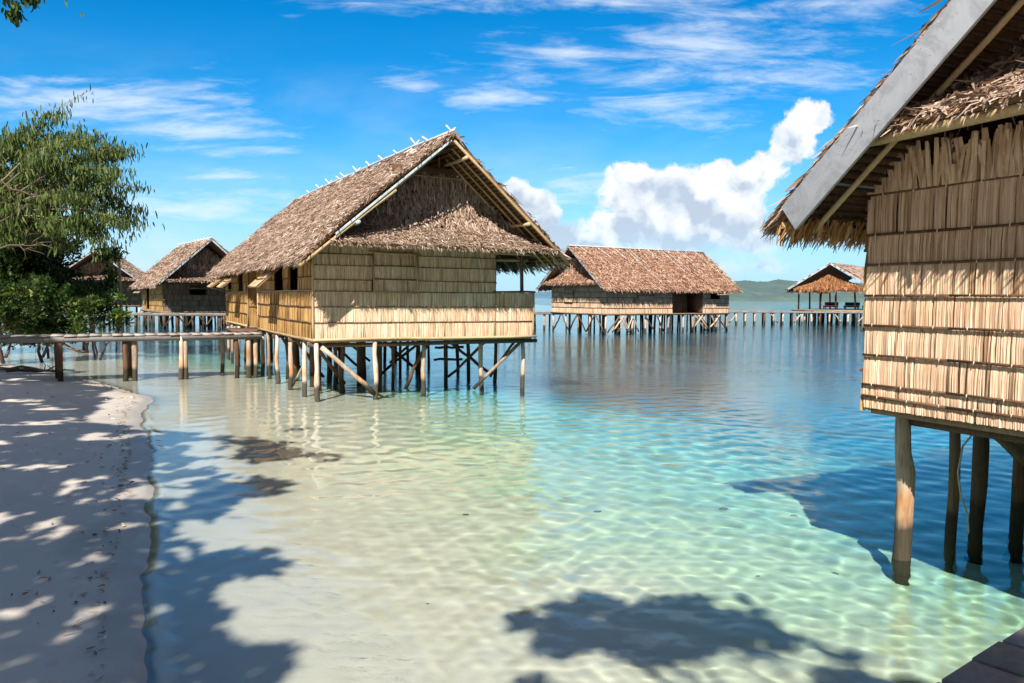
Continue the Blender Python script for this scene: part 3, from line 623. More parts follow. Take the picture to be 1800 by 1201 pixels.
mb = MB(); box(mb, (.03, .03, 1.50), (6.39, 8.33, 1.585)); box(mb, (1.0, 8.33, 1.50), (6.39, 10.47, 1.585)); box(mb, (.03, 10.47, 1.50), (6.39, 16.47, 1.585)); mb.build('floor', M['floor_edge'], hut)
for a, b in (((-.04, -.05, 1.575), (6.5, -.05, 1.575)), ((-.05, -.02, 1.575), (-.05, 8.3, 1.575)), ((-.05, 10.5, 1.575), (-.05, 16.5, 1.575)), ((6.5, 0, 1.57), (6.5, 16.4, 1.57))):
    rod(hut, 'sill_pole', a, b, .035, 'bamboo', 9, .008)
for y_ in (.12, 2.6, 5.1, 7.6, 10.2, 12.9, 15.6): rod(hut, 'floor_beam', (-.12, y_, 1.44), (6.6, y_, 1.44), .06, 'pole_dark')
mb = MB(); box(mb, (-.85, 8.35, 1.44), (.98, 10.45, 1.50)); box(mb, (-.80, 8.38, 1.18), (-.72, 10.4, 1.43)); mb.build('entrance_step', M['batten'], hut)
# stilts: seen front and side rows, then the inner grid
fr = [(.07, .03), (1.64, .05), (3.2, .5), (5.1, .8), (6.38, .6)]; sd = [(.04, 1.15), (.0, 2.92), (-.01, 4.83), (-.01, 6.49), (.03, 7.7)]
for x, y in fr+sd+[(-.05, 10.6), (-.1, 12.2), (-.15, 13.9), (.0, 16.2)]:
    stilt(hut, x, y, 1.5, ground_local(OM, YAW, x, y)-.3, rng.uniform(.055, .07), dx=rng.normal(0, .03), dy=rng.normal(0, .03))
for x in (1.5, 3.1, 4.7, 6.3):
    for y in (2.6, 4.4, 6.3, 8.4, 10.5, 12.6, 14.6, 16.2):
        x_, y_ = x+rng.normal(0, .22), y+rng.normal(0, .3); stilt(hut, x_, y_, 1.5, ground_local(OM, YAW, x_, y_)-.3, rng.uniform(.05, .068), 'pole_dark', dx=rng.normal(0, .06), dy=rng.normal(0, .06))
for x, y in ((.8, 3.6), (.7, 5.6), (.9, 7.2), (.8, 9.4), (2.2, 9.3), (2.3, 11.5), (.9, 11.6), (.8, 13.4), (2.4, 13.6), (2.3, 7.4), (1.2, 1.6), (2.4, 2.0), (.7, 2.5), (1.6, 4.9), (2.2, 3.6), (.6, 6.4), (1.3, 8.2), (3.9, 7.0), (4.0, 9.5), (5.5, 7.2), (2.9, 13.0), (1.6, 15.2), (3.9, 12.2), (5.4, 11.0)):
    stilt(hut, x, y, 1.5, ground_local(OM, YAW, x, y)-.3, .07, 'pole_dark', dx=rng.normal(0, .06))
brace(hut, (.18, -.05, 1.38), (1.58, -.04, .12), .058); brace(hut, (1.45, 0, .16), (2.05, .2, .0), .03)
brace(hut, (6.35, .5, 1.45), (4.75, .55, .05), .05); brace(hut, (6.3, .72, 1.5), (5.6, 1.2, .3), .04, 'pole_dark'); brace(hut, (3.35, .45, 1.45), (2.75, .8, .1), .05, 'pole_dark')
brace(hut, (.03, 1.1, 1.0), (.0, 2.7, .12), .04); brace(hut, (-.3, 8.2, .8), (-.1, 7.9, -.1), .045)
for a, b in (((.1, .3, 1.45), (1.6, 3.0, .1)), ((.1, 2.6, 1.45), (1.5, 5.2, .1)), ((.1, 4.6, 1.4), (1.2, 7.0, .2)), ((4.8, 2.6, .2), (6.3, 2.7, 1.4)), ((4.7, 2.5, 1.4), (6.2, 2.6, .3)), ((3.1, 4.4, 1.4), (4.7, 4.5, .1)), ((3.2, 4.5, .15), (4.6, 4.3, 1.35)),
             ((1.7, 6.3, 1.4), (3.1, 6.4, .2)), ((4.8, 8.4, .2), (6.2, 8.3, 1.4)), ((3.2, 10.4, 1.4), (4.7, 10.6, .1)), ((5.7, 6, .9), (6.8, 6, .9)), ((5.7, 6.1, .45), (6.8, 6.1, .45)), ((5.6, 4.4, 1.3), (6.9, 4.5, 1.2))):
    brace(hut, a, b, .045, 'pole_dark')

# ------------------------------------------------------------------ the near hut on the right
YR = R(-64); OR = (3.54, 7.97, 0)
hr = empty('stilt_hut', OR, YR, 'near stilt hut cut by the frame, with a wide grey bargeboard and sunlit leaf-rib wall', 'hut', 'thatched stilt huts')
rows = [1.62]+[1.73, 1.86]+list(1.86+.295*np.arange(1, 8)); rows = rows[:1]+rows[1:]
mb = MB(); cladding(mb, (0, 0), (6.4, 0), 1.62, 3.93, [1.635, 1.745, 1.865, 2.16, 2.455, 2.75, 3.045, 3.34, 3.735, 4.02],   .0145, ties=.33, batten=.024, hang=.008, lean=.003)
mb.build('front_wall', CLAD(), hr)
mb = MB(); n = 460; s_ = rng.random(n)*6.4; P = np.stack([s_, -.035-.02*rng.random(n), 3.74+0*s_], 1); D = np.stack([rng.normal(0, .13, n), -.06+rng.normal(0, .05, n), 1+0*s_], 1)
leaves(mb, P, D, rng.uniform(.32, .44, n), rng.uniform(.03, .055, n), side=np.array([1., 0, 0])+rng.normal(0, .15, (n, 3)), tint=np.stack([rng.uniform(.2, .8, n), rng.random(n)], 1), taper=.8, curl=.05); mb.build('wall_top_leaves', M['straw'], hr)
mb = MB(); cladding(mb, (0, 12), (0, 0), 1.6, 4.0, [1.60, 2.0, 2.4, 2.8, 3.2, 3.6, 4.0], .05, ties=False); mb.build('side_wall', CLAD('straw_gold'), hr)
mb = MB(); cladding(mb, (6.4, 0), (6.4, 12), 1.6, 4.0, [1.60, 2.4, 3.2, 4.0], .09, ties=False); mb.build('side_wall', CLAD('straw_grey'), hr)
mb = MB(); cladding(mb, (6.4, 12), (0, 12), 1.6, 4.0, [1.60, 2.4, 3.2, 4.0], .09, ties=False); mb.build('rear_wall', CLAD('straw_grey'), hr)
rX, rZ = 3.2, 6.45; eX, eZ = -.42, 3.50; v0, v1 = -.80, 12.6
def rs(side, t, y, dz=0): x1 = eX if side < 0 else 6.4-eX; return np.array([rX+(x1-rX)*t, y, rZ+(eZ-rZ)*t+dz])
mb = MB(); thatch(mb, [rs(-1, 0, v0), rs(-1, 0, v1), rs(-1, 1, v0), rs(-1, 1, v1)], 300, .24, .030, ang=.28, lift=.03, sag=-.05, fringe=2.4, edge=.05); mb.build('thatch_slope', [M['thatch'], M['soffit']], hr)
mb = MB(); thatch(mb, [rs(1, 0, v0), rs(1, 0, v1), rs(1, 1, v0), rs(1, 1, v1)], 60, .34, .06, fringe=2); mb.build('thatch_slope', [M['thatch'], M['soffit']], hr)
mb = MB(); n = 5200; t_ = rng.random(n)*1.02; P = np.array([rs(-1, a, v0-.03+rng.random()*.15, rng.uniform(-.03, .085)) for a in t_]); d0 = nrm(rs(-1, 1, 0)-rs(-1, 0, 0))
D = d0+np.stack([rng.normal(0, .08, n), rng.normal(-.10, .10, n), rng.normal(.02, .06, n)], 1); leaves(mb, P, D, rng.uniform(.08, .24, n), rng.uniform(.012, .026, n)); mb.build('verge_thatch', M['thatch'], hr)
mb = MB(); n = 1500; y_ = rng.uniform(v0, v1, n); y_[:600] = rng.uniform(v0, 2.2, 600); P = np.stack([eX+rng.uniform(-.02, .22, n), y_, eZ-.06+rng.uniform(0, .12, n)], 1)
D = np.stack([-.40+rng.normal(0, .12, n), rng.normal(-.05, .18, n), -.9+0*y_], 1); leaves(mb, P, D, rng.uniform(.12, .30, n), rng.uniform(.014, .034, n), tint=np.stack([rng.uniform(.2, .9, n), rng.random(n)], 1)); mb.build('eave_fringe', M['thatch_tan'], hr)
board(hr, 'bargeboard', rs(-1, -.01, v0-.06, -.17), rs(-1, .94, v0-.06, -.19), .035, .30, 'grey_paint', label='wide grey board with nail holes along the verge')
board(hr, 'bargeboard', rs(1, -.01, v0-.06, -.17), rs(1, .965, v0-.06, -.17), .035, .30, 'grey_paint')
for y_ in (-.42, 1.5): rod(hr, 'rafter', rs(-1, .02, y_, -.20), rs(-1, .97, y_, -.20), .030, 'bamboo')
mb = MB()
for i in range(46): beam(mb, rs(-1, .01+i*.0213, v0+.02, -.135), rs(-1, .01+i*.0213, 4.0, -.135), .03, .03)
mb.build('purlin', M['dark'], hr)
rod(hr, 'eave_beam', (eX+.10, v0-.02, eZ-.07), (eX+.10, 6, eZ-.07), .035, 'bamboo'); rod(hr, 'eave_beam', (.02, v0+.05, 3.82), (.02, 4, 3.82), .06, 'pale_paint')
brd = board(hr, 'hanging_batten', (eX+.16, v0+.25, eZ-.02), (eX+.16, v0+.25, eZ-.36), .05, .03, 'batten')
# flared skirt roof over the gable wall
curve_patch(hr, [(.66, .10, 4.74), (.54, -.45, 4.37), (.42, -.78, 4.20)], [(6.1, .10, 4.74), (6.3, -.45, 4.37), (6.42, -.78, 4.20)], 1050, .12, .026, [M['thatch'], M['soffit']], 'skirt_roof', ang=.55, lift=.2, row=.06, slab=.05, fringe=.7, edge=.02, noisez=.015)
mb = MB(); thatch(mb, [(1.9, .30, 5.55), (4.5, .30, 5.55), (.80, .10, 4.62), (5.9, .10, 4.62)], 500, .26, .034, ang=.16, lift=.1, row=.2, slab=.05, fringe=0, noisez=.01); mb.build('gable_thatch', [M['thatch'], M['fibre_dark']], hr)
mb = MB(); thatch(mb, [(3.1, .32, 6.2), (3.3, .32, 6.2), (1.9, .30, 5.55), (4.5, .30, 5.55)], 200, .3, .04, ang=.1, lift=.05, row=.3, slab=.05, fringe=0); mb.build('gable_thatch', [M['fibre_dark'], M['fibre_dark']], hr)
rod(hr, 'skirt_beam', (.34, -.72, 4.10), (6.46, -.72, 4.13), .045, 'bamboo', 9, .01, 10); rod(hr, 'skirt_strut', (1.35, -.70, 4.04), (1.35, -.66, 3.80), .016, 'dark')
mb = MB(); box(mb, (.05, .05, 1.57), (6.35, 11.95, 1.625)); mb.build('floor', M['floor_edge'], hr)
for y_ in (.65, 1.6, 2.6, 4.5, 7, 9.5): rod(hr, 'floor_beam', (-.05, y_, 1.46), (6.4, y_, 1.46), .055, 'pole_dark')
def wl(X_, Y_):   # world -> local of the right hut
    c, s = math.cos(YR), math.sin(YR); a, b = X_-OR[0], Y_-OR[1]; return c*a+s*b, -s*a+c*b
x, y = wl(4.10, 8.22); z = ground_z(np.array([4.1]), np.array([8.2]))[0]-.2
mb = MB(); P = np.array([(x-.035, y, 1.60), (x-.035, y, 1.35), (x-.02, y, 1.12), (x+.02, y, .92), (x+.025, y, .74), (x+.02, y, .48), (x+.015, y, .2), (x+.0, y, -.1), (x, y, z)]); tube(mb, P, [.072, .076, .082, .095, .09, .087, .088, .092, .094], 14, rough=.035)
mb.build('stilt', M['pole'], hr, smooth=True, recv=True)['label'] = 'thick crooked pale trunk at the corner'
for X_, Y_, r in ((4.86, 8.68, .058), (5.38, 9.06, .08), (5.93, 9.22, .085), (6.9, 10.2, .07), (8.2, 11.6, .08), (8.6, 10, .08), (6.6, 7.0, .08), (7.3, 5.2, .08), (7.9, 7.8, .08), (9.5, 13, .08)):
    x, y = wl(X_, Y_); stilt(hr, x, y, 1.5, float(ground_z(np.array([X_]), np.array([Y_]))[0])-.2, r, 'pole_dark', wob=.012, dx=rng.normal(0, .03))
a = wl(4.98, 8.75); b = wl(6.25, 9.0); brace(hr, (a[0], a[1], 1.48), (b[0], b[1], .60), .06, 'pole_dark')
mb = MB(); Q = [(5.03, 8.5, 1.56), (5.0, 8.5, 1.32), (4.86, 8.5, 1.14), (4.82, 8.5, .85), (4.86, 8.5, .6), (4.94, 8.5, .40), (4.96, 8.5, .22), (4.94, 8.5, .16)]
tube(mb, Q, .011, 7); o = mb.build('dangling_cable', M['cable'], smooth=True); tag(o, 'pale cable dangling among the stilts of the near hut', 'cable')

# ------------------------------------------------------------------ far huts (own dimensions, same construction)
def far_hut(loc, yaw, label, Wd, Ld, zf, zr, ze, over, hatches, thatch_m='thatch', clad='straw', front='straw', side_open=None, sill=None, ez=.75, skirt_z=None, reverse_door=None, streaks=False):
    e = empty('stilt_hut', loc, yaw, label, 'hut', 'thatched stilt huts')
    rx = Wd/2; y0, y1 = -over, Ld+.5; wt = ze+.55
    def sp_(sd, t, y, dz=0): x1 = -ez if sd < 0 else Wd+ez; return np.array([rx+(x1-rx)*t, y, zr+(ze-zr)*t+dz])
    for sd in (-1, 1):
        mb = MB(); thatch(mb, [sp_(sd, 0, y0), sp_(sd, 0, y1), sp_(sd, 1, y0), sp_(sd, 1, y1)], 190, .27, .065, ang=.5, lift=.10, sag=-.06, row=.25, fringe=1.6, noisez=.05, slab=.12)
        mb.build('thatch_slope', [M[thatch_m], M['soffit']], e)
        for yy in (y0-.05,): board(e, 'bargeboard', sp_(sd, 0, yy, -.06), sp_(sd, .97, yy, -.06), .05, .12, 'grey_paint')
    mb = MB()
    for yy in np.arange(y0+.6, y1, 1.1):
        for sx in (-1, 1): tube(mb, [(rx-.25*sx, yy, zr-.12), (rx+.2*sx, yy+.1, zr+.22)], .03, 5)
    tube(mb, [(rx, y0, zr+.1), (rx, y1, zr+.1)], .04, 6); mb.build('ridge_pole', M['ridge_stick'], e)
    if streaks:
        mb = MB()
        for i, yy in enumerate((.1, 1.9, 3.6, 4.9, 5.2, 7.3, 8.9, 9.4, 10.9, 11.2, 13)):
            if yy > y1-.3: continue
            t1 = (.25, .3, .42, .95, .5, .4, .8, .55, .85, .5, .9)[i]; tube(mb, [sp_(1, .01, yy, .09), sp_(1, t1*.5, yy+.25, .12), sp_(1, t1, yy+.7, .10)], .025, 5)
        mb.build('roof_sticks', M['ridge_stick'], e)['kind'] = 'stuff'
    sz = skirt_z or ze+.45
    curve_patch(e, [(.75, -.1, sz+.75), (.35, -.4, sz+.35), (-.02, -over-.02, sz)], [(Wd-.75, -.1, sz+.75), (Wd-.35, -.4, sz+.35), (Wd+.02, -over-.02, sz)], 200, .22, .06, [M[thatch_m], M['soffit']], 'skirt_roof', ang=.4, lift=.14, row=.2, slab=.07, fringe=1)
    mb = MB(); thatch(mb, [(rx-.35, -.02, zr-.75), (rx+.35, -.02, zr-.75), (.7, -.1, sz+.7), (Wd-.7, -.1, sz+.7)], 90, .4, .1, ang=.2, lift=.06, row=.35, slab=.06, fringe=0); mb.build('gable_thatch', [M[thatch_m], M['fibre_dark']], e)
    n = 6; rw = list(np.linspace(zf-.05, wt, n+1)); h_f = [(a, b, c, d_) for k, a, b, c, d_ in hatches if k == 'f']; h_l = [(Ld-b, Ld-a, c, d_) for k, a, b, c, d_ in hatches if k == 'l']; h_r = [(a, b, c, d_) for k, a, b, c, d_ in hatches if k == 'r']
    mb = MB(); cladding(mb, (0, 0), (Wd, 0), zf, wt, rw, .09, holes=h_f, ties=False, batten=.035); mb.build('front_wall', CLAD(front), e)
    mb = MB(); cladding(mb, (0, Ld), (0, 0), zf, wt, rw, .09, holes=h_l, ties=False, batten=.035); mb.build('side_wall', CLAD(clad), e)
    mb = MB(); cladding(mb, (Wd, 0), (Wd, Ld), zf, wt, rw, .09, holes=h_r, ties=False, batten=.035); mb.build('side_wall', CLAD(clad), e)
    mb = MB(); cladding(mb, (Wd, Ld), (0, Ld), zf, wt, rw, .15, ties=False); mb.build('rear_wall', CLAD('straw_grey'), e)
    mb = MB(); box(mb, (.02, .02, zf-.2), (Wd-.02, Ld-.02, zf-.06)); mb.build('floor', M['floor_edge'], e)
    for a, b in (((-.05, -.06, zf-.1), (Wd+.05, -.06, zf-.1)), ((-.06, 0, zf-.1), (-.06, Ld, zf-.1)), ((Wd+.06, 0, zf-.1), (Wd+.06, Ld, zf-.1))): rod(e, 'sill_pole', a, b, .06, 'floor_edge')
    return e, sp_
def grid_stilts(e, loc, yaw, Wd, Ld, zf, nx, ny, r=.09, p_front='pole'):
    for i in range(nx):
        for j in range(ny):
            x = .1+(Wd-.2)*i/(nx-1)+rng.normal(0, .12)*(0 < i < nx-1); y = .1+(Ld-.2)*j/(ny-1)+rng.normal(0, .15)*(0 < j < ny-1)
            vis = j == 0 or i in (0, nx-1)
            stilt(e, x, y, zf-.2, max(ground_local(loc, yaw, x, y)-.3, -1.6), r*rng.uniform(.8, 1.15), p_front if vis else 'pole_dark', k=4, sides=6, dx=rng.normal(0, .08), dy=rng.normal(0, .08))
# hut across the water on the right
LB = (7.1, 60.5, 0); YB = R(-57); uB = np.array([math.cos(YB), math.sin(YB)]); OB = (LB[0]-7.0*uB[0], LB[1]-7.0*uB[1], 0)
hb, spb = far_hut(OB, YB, 'distant stilt hut with a reddish brown roof at the far side of the open water', 7.0, 13.5, 1.60, 6.75, 3.45, .9,
    [('f', 1.9, 3.0, 2.4, 3.4), ('r', 3.2, 4.8, 2.6, 3.6), ('r', 6.9, 10.4, 1.55, 3.75), ('r', 11.2, 12.4, 2.7, 3.6)], 'thatch_far', streaks=True)
hatch(hb, (1.9, -.05), (3.0, -.05), 3.4, 1.0, (0, -1), R(3), rows=3); hatch(hb, (7.05, 3.2), (7.05, 4.8), 3.6, 1.0, (1, 0), R(3), rows=3)
hatch(hb, (7.05, 11.3), (7.05, 12.7), 3.65, .9, (1, 0), R(50), rows=3, label='shutter propped open beside the dark doorway')
mb = MB(); cladding(mb, (5.2, 6.9), (5.2, 10.4), 1.6, 4.0, [1.6, 2.4, 3.2, 4.0], .12, ties=False); box(mb, (5.2, 6.8, 1.6), (6.98, 6.86, 4.0), 2, (.1, .5)); box(mb, (5.2, 10.42, 1.6), (6.98, 10.48, 4.0), 2, (.5, .5)); mb.build('porch_wall', CLAD('straw_grey'), hb)
grid_stilts(hb, OB, YB, 7.0, 13.5, 1.6, 5, 11, .085)
for i in range(17):
    y_ = rng.uniform(.5, 13); s_ = rng.choice([-1, 1])*rng.uniform(.5, 1.3); brace(hb, (7.05, y_-s_*.45, 1.35), (7.05, y_+s_*.6, .1), .06, 'pole' if i % 3 else 'pole_dark')
for i in range(6): y_ = .8+i*1.1; s_ = 1 if i % 2 else -1; brace(hb, (y_-s_*.45, -.02, 1.35), (y_+s_*.5, -.02, .1), .055, 'pole_dark')
# hut behind the jetty on the left
OC = (-27.6, 63, 0); YC = R(34)
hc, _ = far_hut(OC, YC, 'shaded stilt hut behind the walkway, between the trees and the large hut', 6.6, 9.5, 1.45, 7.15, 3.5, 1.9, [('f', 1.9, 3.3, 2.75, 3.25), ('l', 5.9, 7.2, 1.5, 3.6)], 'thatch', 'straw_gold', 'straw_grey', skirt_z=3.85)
hatch(hc, (1.9, -.05), (3.3, -.05), 3.6, .45, (0, -1), R(35), 'straw_grey', rows=2)
for ya, yb in ((7.6, 6.6), (9.3, 8.4)): hatch(hc, (-.05, ya), (-.05, yb), 3.3, .8, (-1, 0), R(58), rows=2, label='bright shutter propped open on the gold side wall')
grid_stilts(hc, OC, YC, 6.6, 9.5, 1.4, 9, 5, .09, 'pole_dark')
for i in range(8): s_ = 1 if i % 2 else -1; brace(hc, (.5+i*.8-s_*.3, 0, 1.2), (.5+i*.8+s_*.5, 0, .1), .05, 'pole_dark')
# farthest hut on the left
OD = (-47.5, 84, 0); YD = R(16)
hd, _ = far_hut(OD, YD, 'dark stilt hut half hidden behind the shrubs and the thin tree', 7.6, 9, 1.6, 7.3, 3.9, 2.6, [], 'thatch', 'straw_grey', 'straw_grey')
grid_stilts(hd, OD, YD, 7.6, 9, 1.55, 9, 3, .1)

# ------------------------------------------------------------------ open dining pavilion far right
YE = R(-38); WE, LE = 8.0, 15; OE = (31.8+1.1*math.cos(YE), 92.5+1.1*math.sin(YE), 0)
pv = empty('open_pavilion', OE, YE, 'open-sided pavilion with an orange brown thatched gable at the end of the long walkway', 'pavilion')
def pe(sd, t, y, dz=0): x1 = -.7 if sd < 0 else WE+.7; return np.array([WE/2+(x1-WE/2)*t, y, 6.75+(3.85-6.75)*t+dz])
for sd in (-1, 1):
    mb = MB(); thatch(mb, [pe(sd, 0, -1), pe(sd, 0, LE), pe(sd, 1, -1), pe(sd, 1, LE)], 90, .36, .09, ang=.35, lift=.1, row=.4, fringe=1.5, noisez=.06); mb.build('thatch_slope', [M['thatch_far'], M['soffit']], pv)
    board(pv, 'bargeboard', pe(sd, 0, -1.06), pe(sd, .98, -1.06), .06, .22, 'pale_paint')
mb = MB()
for i in range(9): tube(mb, [pe(1, .02, 1+i*1.6, .12), pe(1, .9, 1.9+i*1.6, .12)], .03, 5)
mb.build('roof_sticks', M['ridge_stick'], pv)['kind'] = 'stuff'
curve_patch(pv, [(WE/2-.2, .1, 5.75), (2.1, -.3, 4.75), (.0, -.95, 4.0)], [(WE/2+.2, .1, 5.75), (WE-2.1, -.3, 4.75), (WE, -.95, 4.0)], 70, .45, .12, [M['thatch_orange'], M['soffit']], 'gable_thatch', ang=.3, lift=.12, row=.3, slab=.08, fringe=1)
mb = MB(); box(mb, (-.3, -.6, 1.42), (WE+.3, LE, 1.62)); mb.build('floor', M['floor_edge'], pv)
rod(pv, 'eave_beam', (0, -.2, 3.75), (WE, -.2, 3.75), .09, 'pole_dark')
for x, y in [(.3, .0), (2.7, .0), (4.4, .0), (6.5, .0), (7.8, .0)]+[(7.8, 3.5), (7.8, 7), (7.8, 10.5), (.3, 4), (.3, 8), (.3, 12), (7.8, 14)]: rod(pv, 'roof_post', (x, y, 1.6), (x+rng.normal(0, .05), y, 4.0), .10, 'dark')
for i in range(10):
    for j in range(5): stilt(pv, .1+i*.87, .1+j*3.4, 1.45, -1.5, .1, 'pole' if j == 0 else 'pole_dark', k=4, sides=6, dx=rng.normal(0, .08))
cE, sE = math.cos(YE), math.sin(YE)
def pvw(x, y, z): return (OE[0]+cE*x-sE*y, OE[1]+sE*x+cE*y, z)
def seat(x, y, L, m_, label):
    e = empty('lounge_bench', pvw(x, y, 1.62), YE, label, 'bench', 'seats in the pavilion')
    mb = MB(); box(mb, (-L/2, -.35, .28), (L/2, .35, .46)); o = mb.build('seat', M[m_], e); o.modifiers.new('b', 'BEVEL').width = .05
    mb = MB(); box(mb, (-L/2, .25, .47), (L/2, .42, .85)); o = mb.build('backrest', M[m_], e); o.modifiers.new('b', 'BEVEL').width = .05
    for sx in (-1, 1):
        for sy in (-.28, .28): mb = MB(); box(mb, (sx*(L/2-.1)-.04, sy-.04, 0), (sx*(L/2-.1)+.04, sy+.04, .28)); mb.build('leg', M['dark'], e)
seat(3.6, .9, 1.5, 'red_cloth', 'dark red cushioned bench between the pavilion posts'); seat(5.7, 1.5, 1.6, 'black_cloth', 'black bench just right of the red one in the pavilion'); seat(7.1, 3.0, 1.2, 'black_cloth', 'black bench by the right corner posts of the pavilion')

# ------------------------------------------------------------------ jetties
def jetty(name, label, a, b, z, width, posts, plank=.5, rail=False, deckm='plank', pr=.075, group='plank walkways on stilts', beamh=.16, seglen=99, postm='pole'):
    a = np.array(a, float); b = np.array(b, float); L = np.linalg.norm(b-a); yaw = math.atan2(b[1]-a[1], b[0]-a[0])
    e = empty(name, (a[0], a[1], 0), yaw, label, 'walkway', group)
    mb = MB(); x = 0; i = 0
    while x < L:
        w_ = plank*rng.uniform(.85, 1.15); dz = rng.normal(0, .006); box(mb, (x, -width/2+rng.normal(0, .012), z-.04+dz), (min(x+w_-.018, L), width/2+rng.normal(0, .012), z+dz)); x += w_
    mb.build('deck', M[deckm], e)
    for s in (-1, 1):
        mb = MB(); beam(mb, (0, s*(width/2-.06), z-.045-beamh/2), (L, s*(width/2-.06), z-.045-beamh/2), .08, beamh); mb.build('deck_beam', M['plank_dark'], e)
    for (s, off, mt, ddx) in posts:
        X_ = a[0]+math.cos(yaw)*s-math.sin(yaw)*off; Y_ = a[1]+math.sin(yaw)*s+math.cos(yaw)*off
        stilt(e, s, off, z-.05, max(float(ground_z(np.array([X_]), np.array([Y_]))[0])-.3, -1.6), pr*rng.uniform(.85, 1.15), mt, k=5, sides=7, dx=ddx, wob=.018)
    return e, L, yaw
cY, sY = math.cos(YAW), math.sin(YAW)
def hw(x, y): return (OM[0]+cY*x-sY*y, OM[1]+sY*x+cY*y)
A = hw(-13.5, 7.55); B = hw(-.12, 7.55)
def sx_(u): return u+13.5
near_j, _, _ = jetty('jetty', 'grey plank jetty running from the beach to the side of the large hut', A, B, 1.46, 1.25,
    [(sx_(-6.02), -.5, 'pole_dark', .02), (sx_(-6.1), .45, 'pole_dark', 0), (sx_(-4.25), -.45, 'pole_dark', 0), (sx_(-4.02), -.42, 'pole', .05), (sx_(-4.1), .5, 'pole_dark', 0),
     (sx_(-2.62), -.55, 'pole', -.03), (sx_(-2.50), -.5, 'pole', .02), (sx_(-2.45), .4, 'pole_dark', 0), (sx_(-8.4), -.5, 'pole_dark', 0), (sx_(-8.4), .5, 'pole_dark', 0), (sx_(-10.6), -.5, 'pole_dark', 0),
     (sx_(-1.25), .5, 'pole', 0), (sx_(-.95), -.5, 'pole_dark', .04), (sx_(-.55), -.5, 'pole', .03), (sx_(-.30), -.42, 'pole', -.02), (sx_(-.25), .45, 'pole_dark', 0)], plank=.33, pr=.078)
# walkway behind, on the left
ps = []
for s in np.arange(1.5, 26, 3.1): ps += [(s, -.5, 'pole_dark', rng.normal(0, .05)), (s+.3, .5, 'pole', rng.normal(0, .05))]
jetty('walkway', 'walkway crossing behind the shrubs to the shaded hut', (-42, 59.5), (-14, 60.3), 1.36, 1.5, ps, plank=.5, pr=.10)
# long walkway on the right, with lit and dark posts and braces
ps = []
for s in np.arange(.8, 40, 1.05): ps += [(s, -.6, 'pole' if rng.random() < .55 else 'pole_dark', rng.normal(0, .07)), (s+.35, .6, 'pole_dark', rng.normal(0, .07))]
lw, Lw_, _ = jetty('walkway', 'long walkway from the distant hut to the open pavilion', (22.0, 85.5), (60.0, 89.5), 1.48, 1.6, ps, plank=.5, pr=.10)
for i in range(9): s = 2.0+i*3.6; brace(lw, (s, -.62, 1.3), (s+.9*(1 if i % 2 else -1), -.62, .2), .06, 'pole')
ps = []
for s in np.arange(.4, 5, 1.3): ps += [(s, -.5, 'pole', rng.normal(0, .06)), (s+.4, .5, 'pole_dark', 0)]
jetty('walkway', 'short walkway piece between the large hut and the distant hut', (-1.5, 68.5), (4.4, 68.0), 1.50, 1.5, ps, plank=.5, pr=.09)
# link from the distant hut to the long walkway
jetty('walkway', 'walkway behind the distant hut joining the long walkway', (17.5, 73.5), (22.2, 85.0), 1.48, 1.5, [(1+i*1.9, -.5+(i % 2), 'pole', 0) for i in range(6)], plank=.5, pr=.09)
# dark deck the photographer stands on
DA = np.array([1.775, 3.256]); DB = np.array([2.54, 3.856]); dd_ = (DB-DA)/np.linalg.norm(DB-DA); yaw = math.atan2(dd_[1], dd_[0])
dk = empty('plank_deck', (DA[0], DA[1], 0), yaw, 'dark shaded plank deck at the lower right corner of the view', 'deck')
mb = MB(); x = -5.6+.09
i = 0
while x < 3.2:
    w_ = .31; box(mb, (x, -3.8, 1.06), (x+w_-.02, rng.normal(0, .006), 1.10+rng.normal(0, .003))); x += w_
o = mb.build('deck_boards', M['plank_dark'], dk); bv = o.modifiers.new('b', 'BEVEL'); bv.width = .006
for y_ in (-.12, -1.6, -3.4): mb = MB(); box(mb, (-5.5, y_-.05, .90), (3.2, y_+.05, 1.055)); mb.build('deck_joist', M['dark'], dk)
for x, y in ((-5.2, -.3), (-2.6, -.3), (.9, -.3), (3.0, -.3), (-5.2, -3.5), (-2.6, -3.5), (.9, -3.5), (3.0, -3.5)): stilt(dk, x, y, .9, ground_local((DA[0], DA[1], 0), yaw, x, y)-.3, .09, 'pole_dark')

# ------------------------------------------------------------------ vegetation
def limb_mesh(mb, a, b, r0, r1, k=7, wob=.12, droop=0., sides=6):
    a, b = np.array(a, float), np.array(b, float); t = np.linspace(0, 1, k)[:, None]; L = np.linalg.norm(b-a)
    j = np.cumsum(rng.normal(0, wob*L/k, (k, 3)), 0); j -= j[:1]*(1-t)+j[-1:]*t
    P = a*(1-t)+b*t+j+np.array([0, 0, 1.])*(4*t*(1-t))*droop*L
    tube(mb, P, np.linspace(r0, r1, k), sides, rough=.06); return P
def at(px, py, Y_):   # real position of something seen at that spot, Y metres away
    dx_, dy_ = px-900, py-600.5; dx_, dy_ = math.cos(ROLL)*dx_+math.sin(ROLL)*dy_, -math.sin(ROLL)*dx_+math.cos(ROLL)*dy_
    a, b = dx_/1400, -dy_/1400; c, s = math.cos(PITCH), math.sin(PITCH); yy = c+b*s; zz_ = -s+b*c; k = Y_/yy
    return np.array([a*k, Y_, CAM_H+zz_*k])
def tree_root(name, label, cat, group=None): return empty(name, (0, 0, 0), 0, label, cat, group)
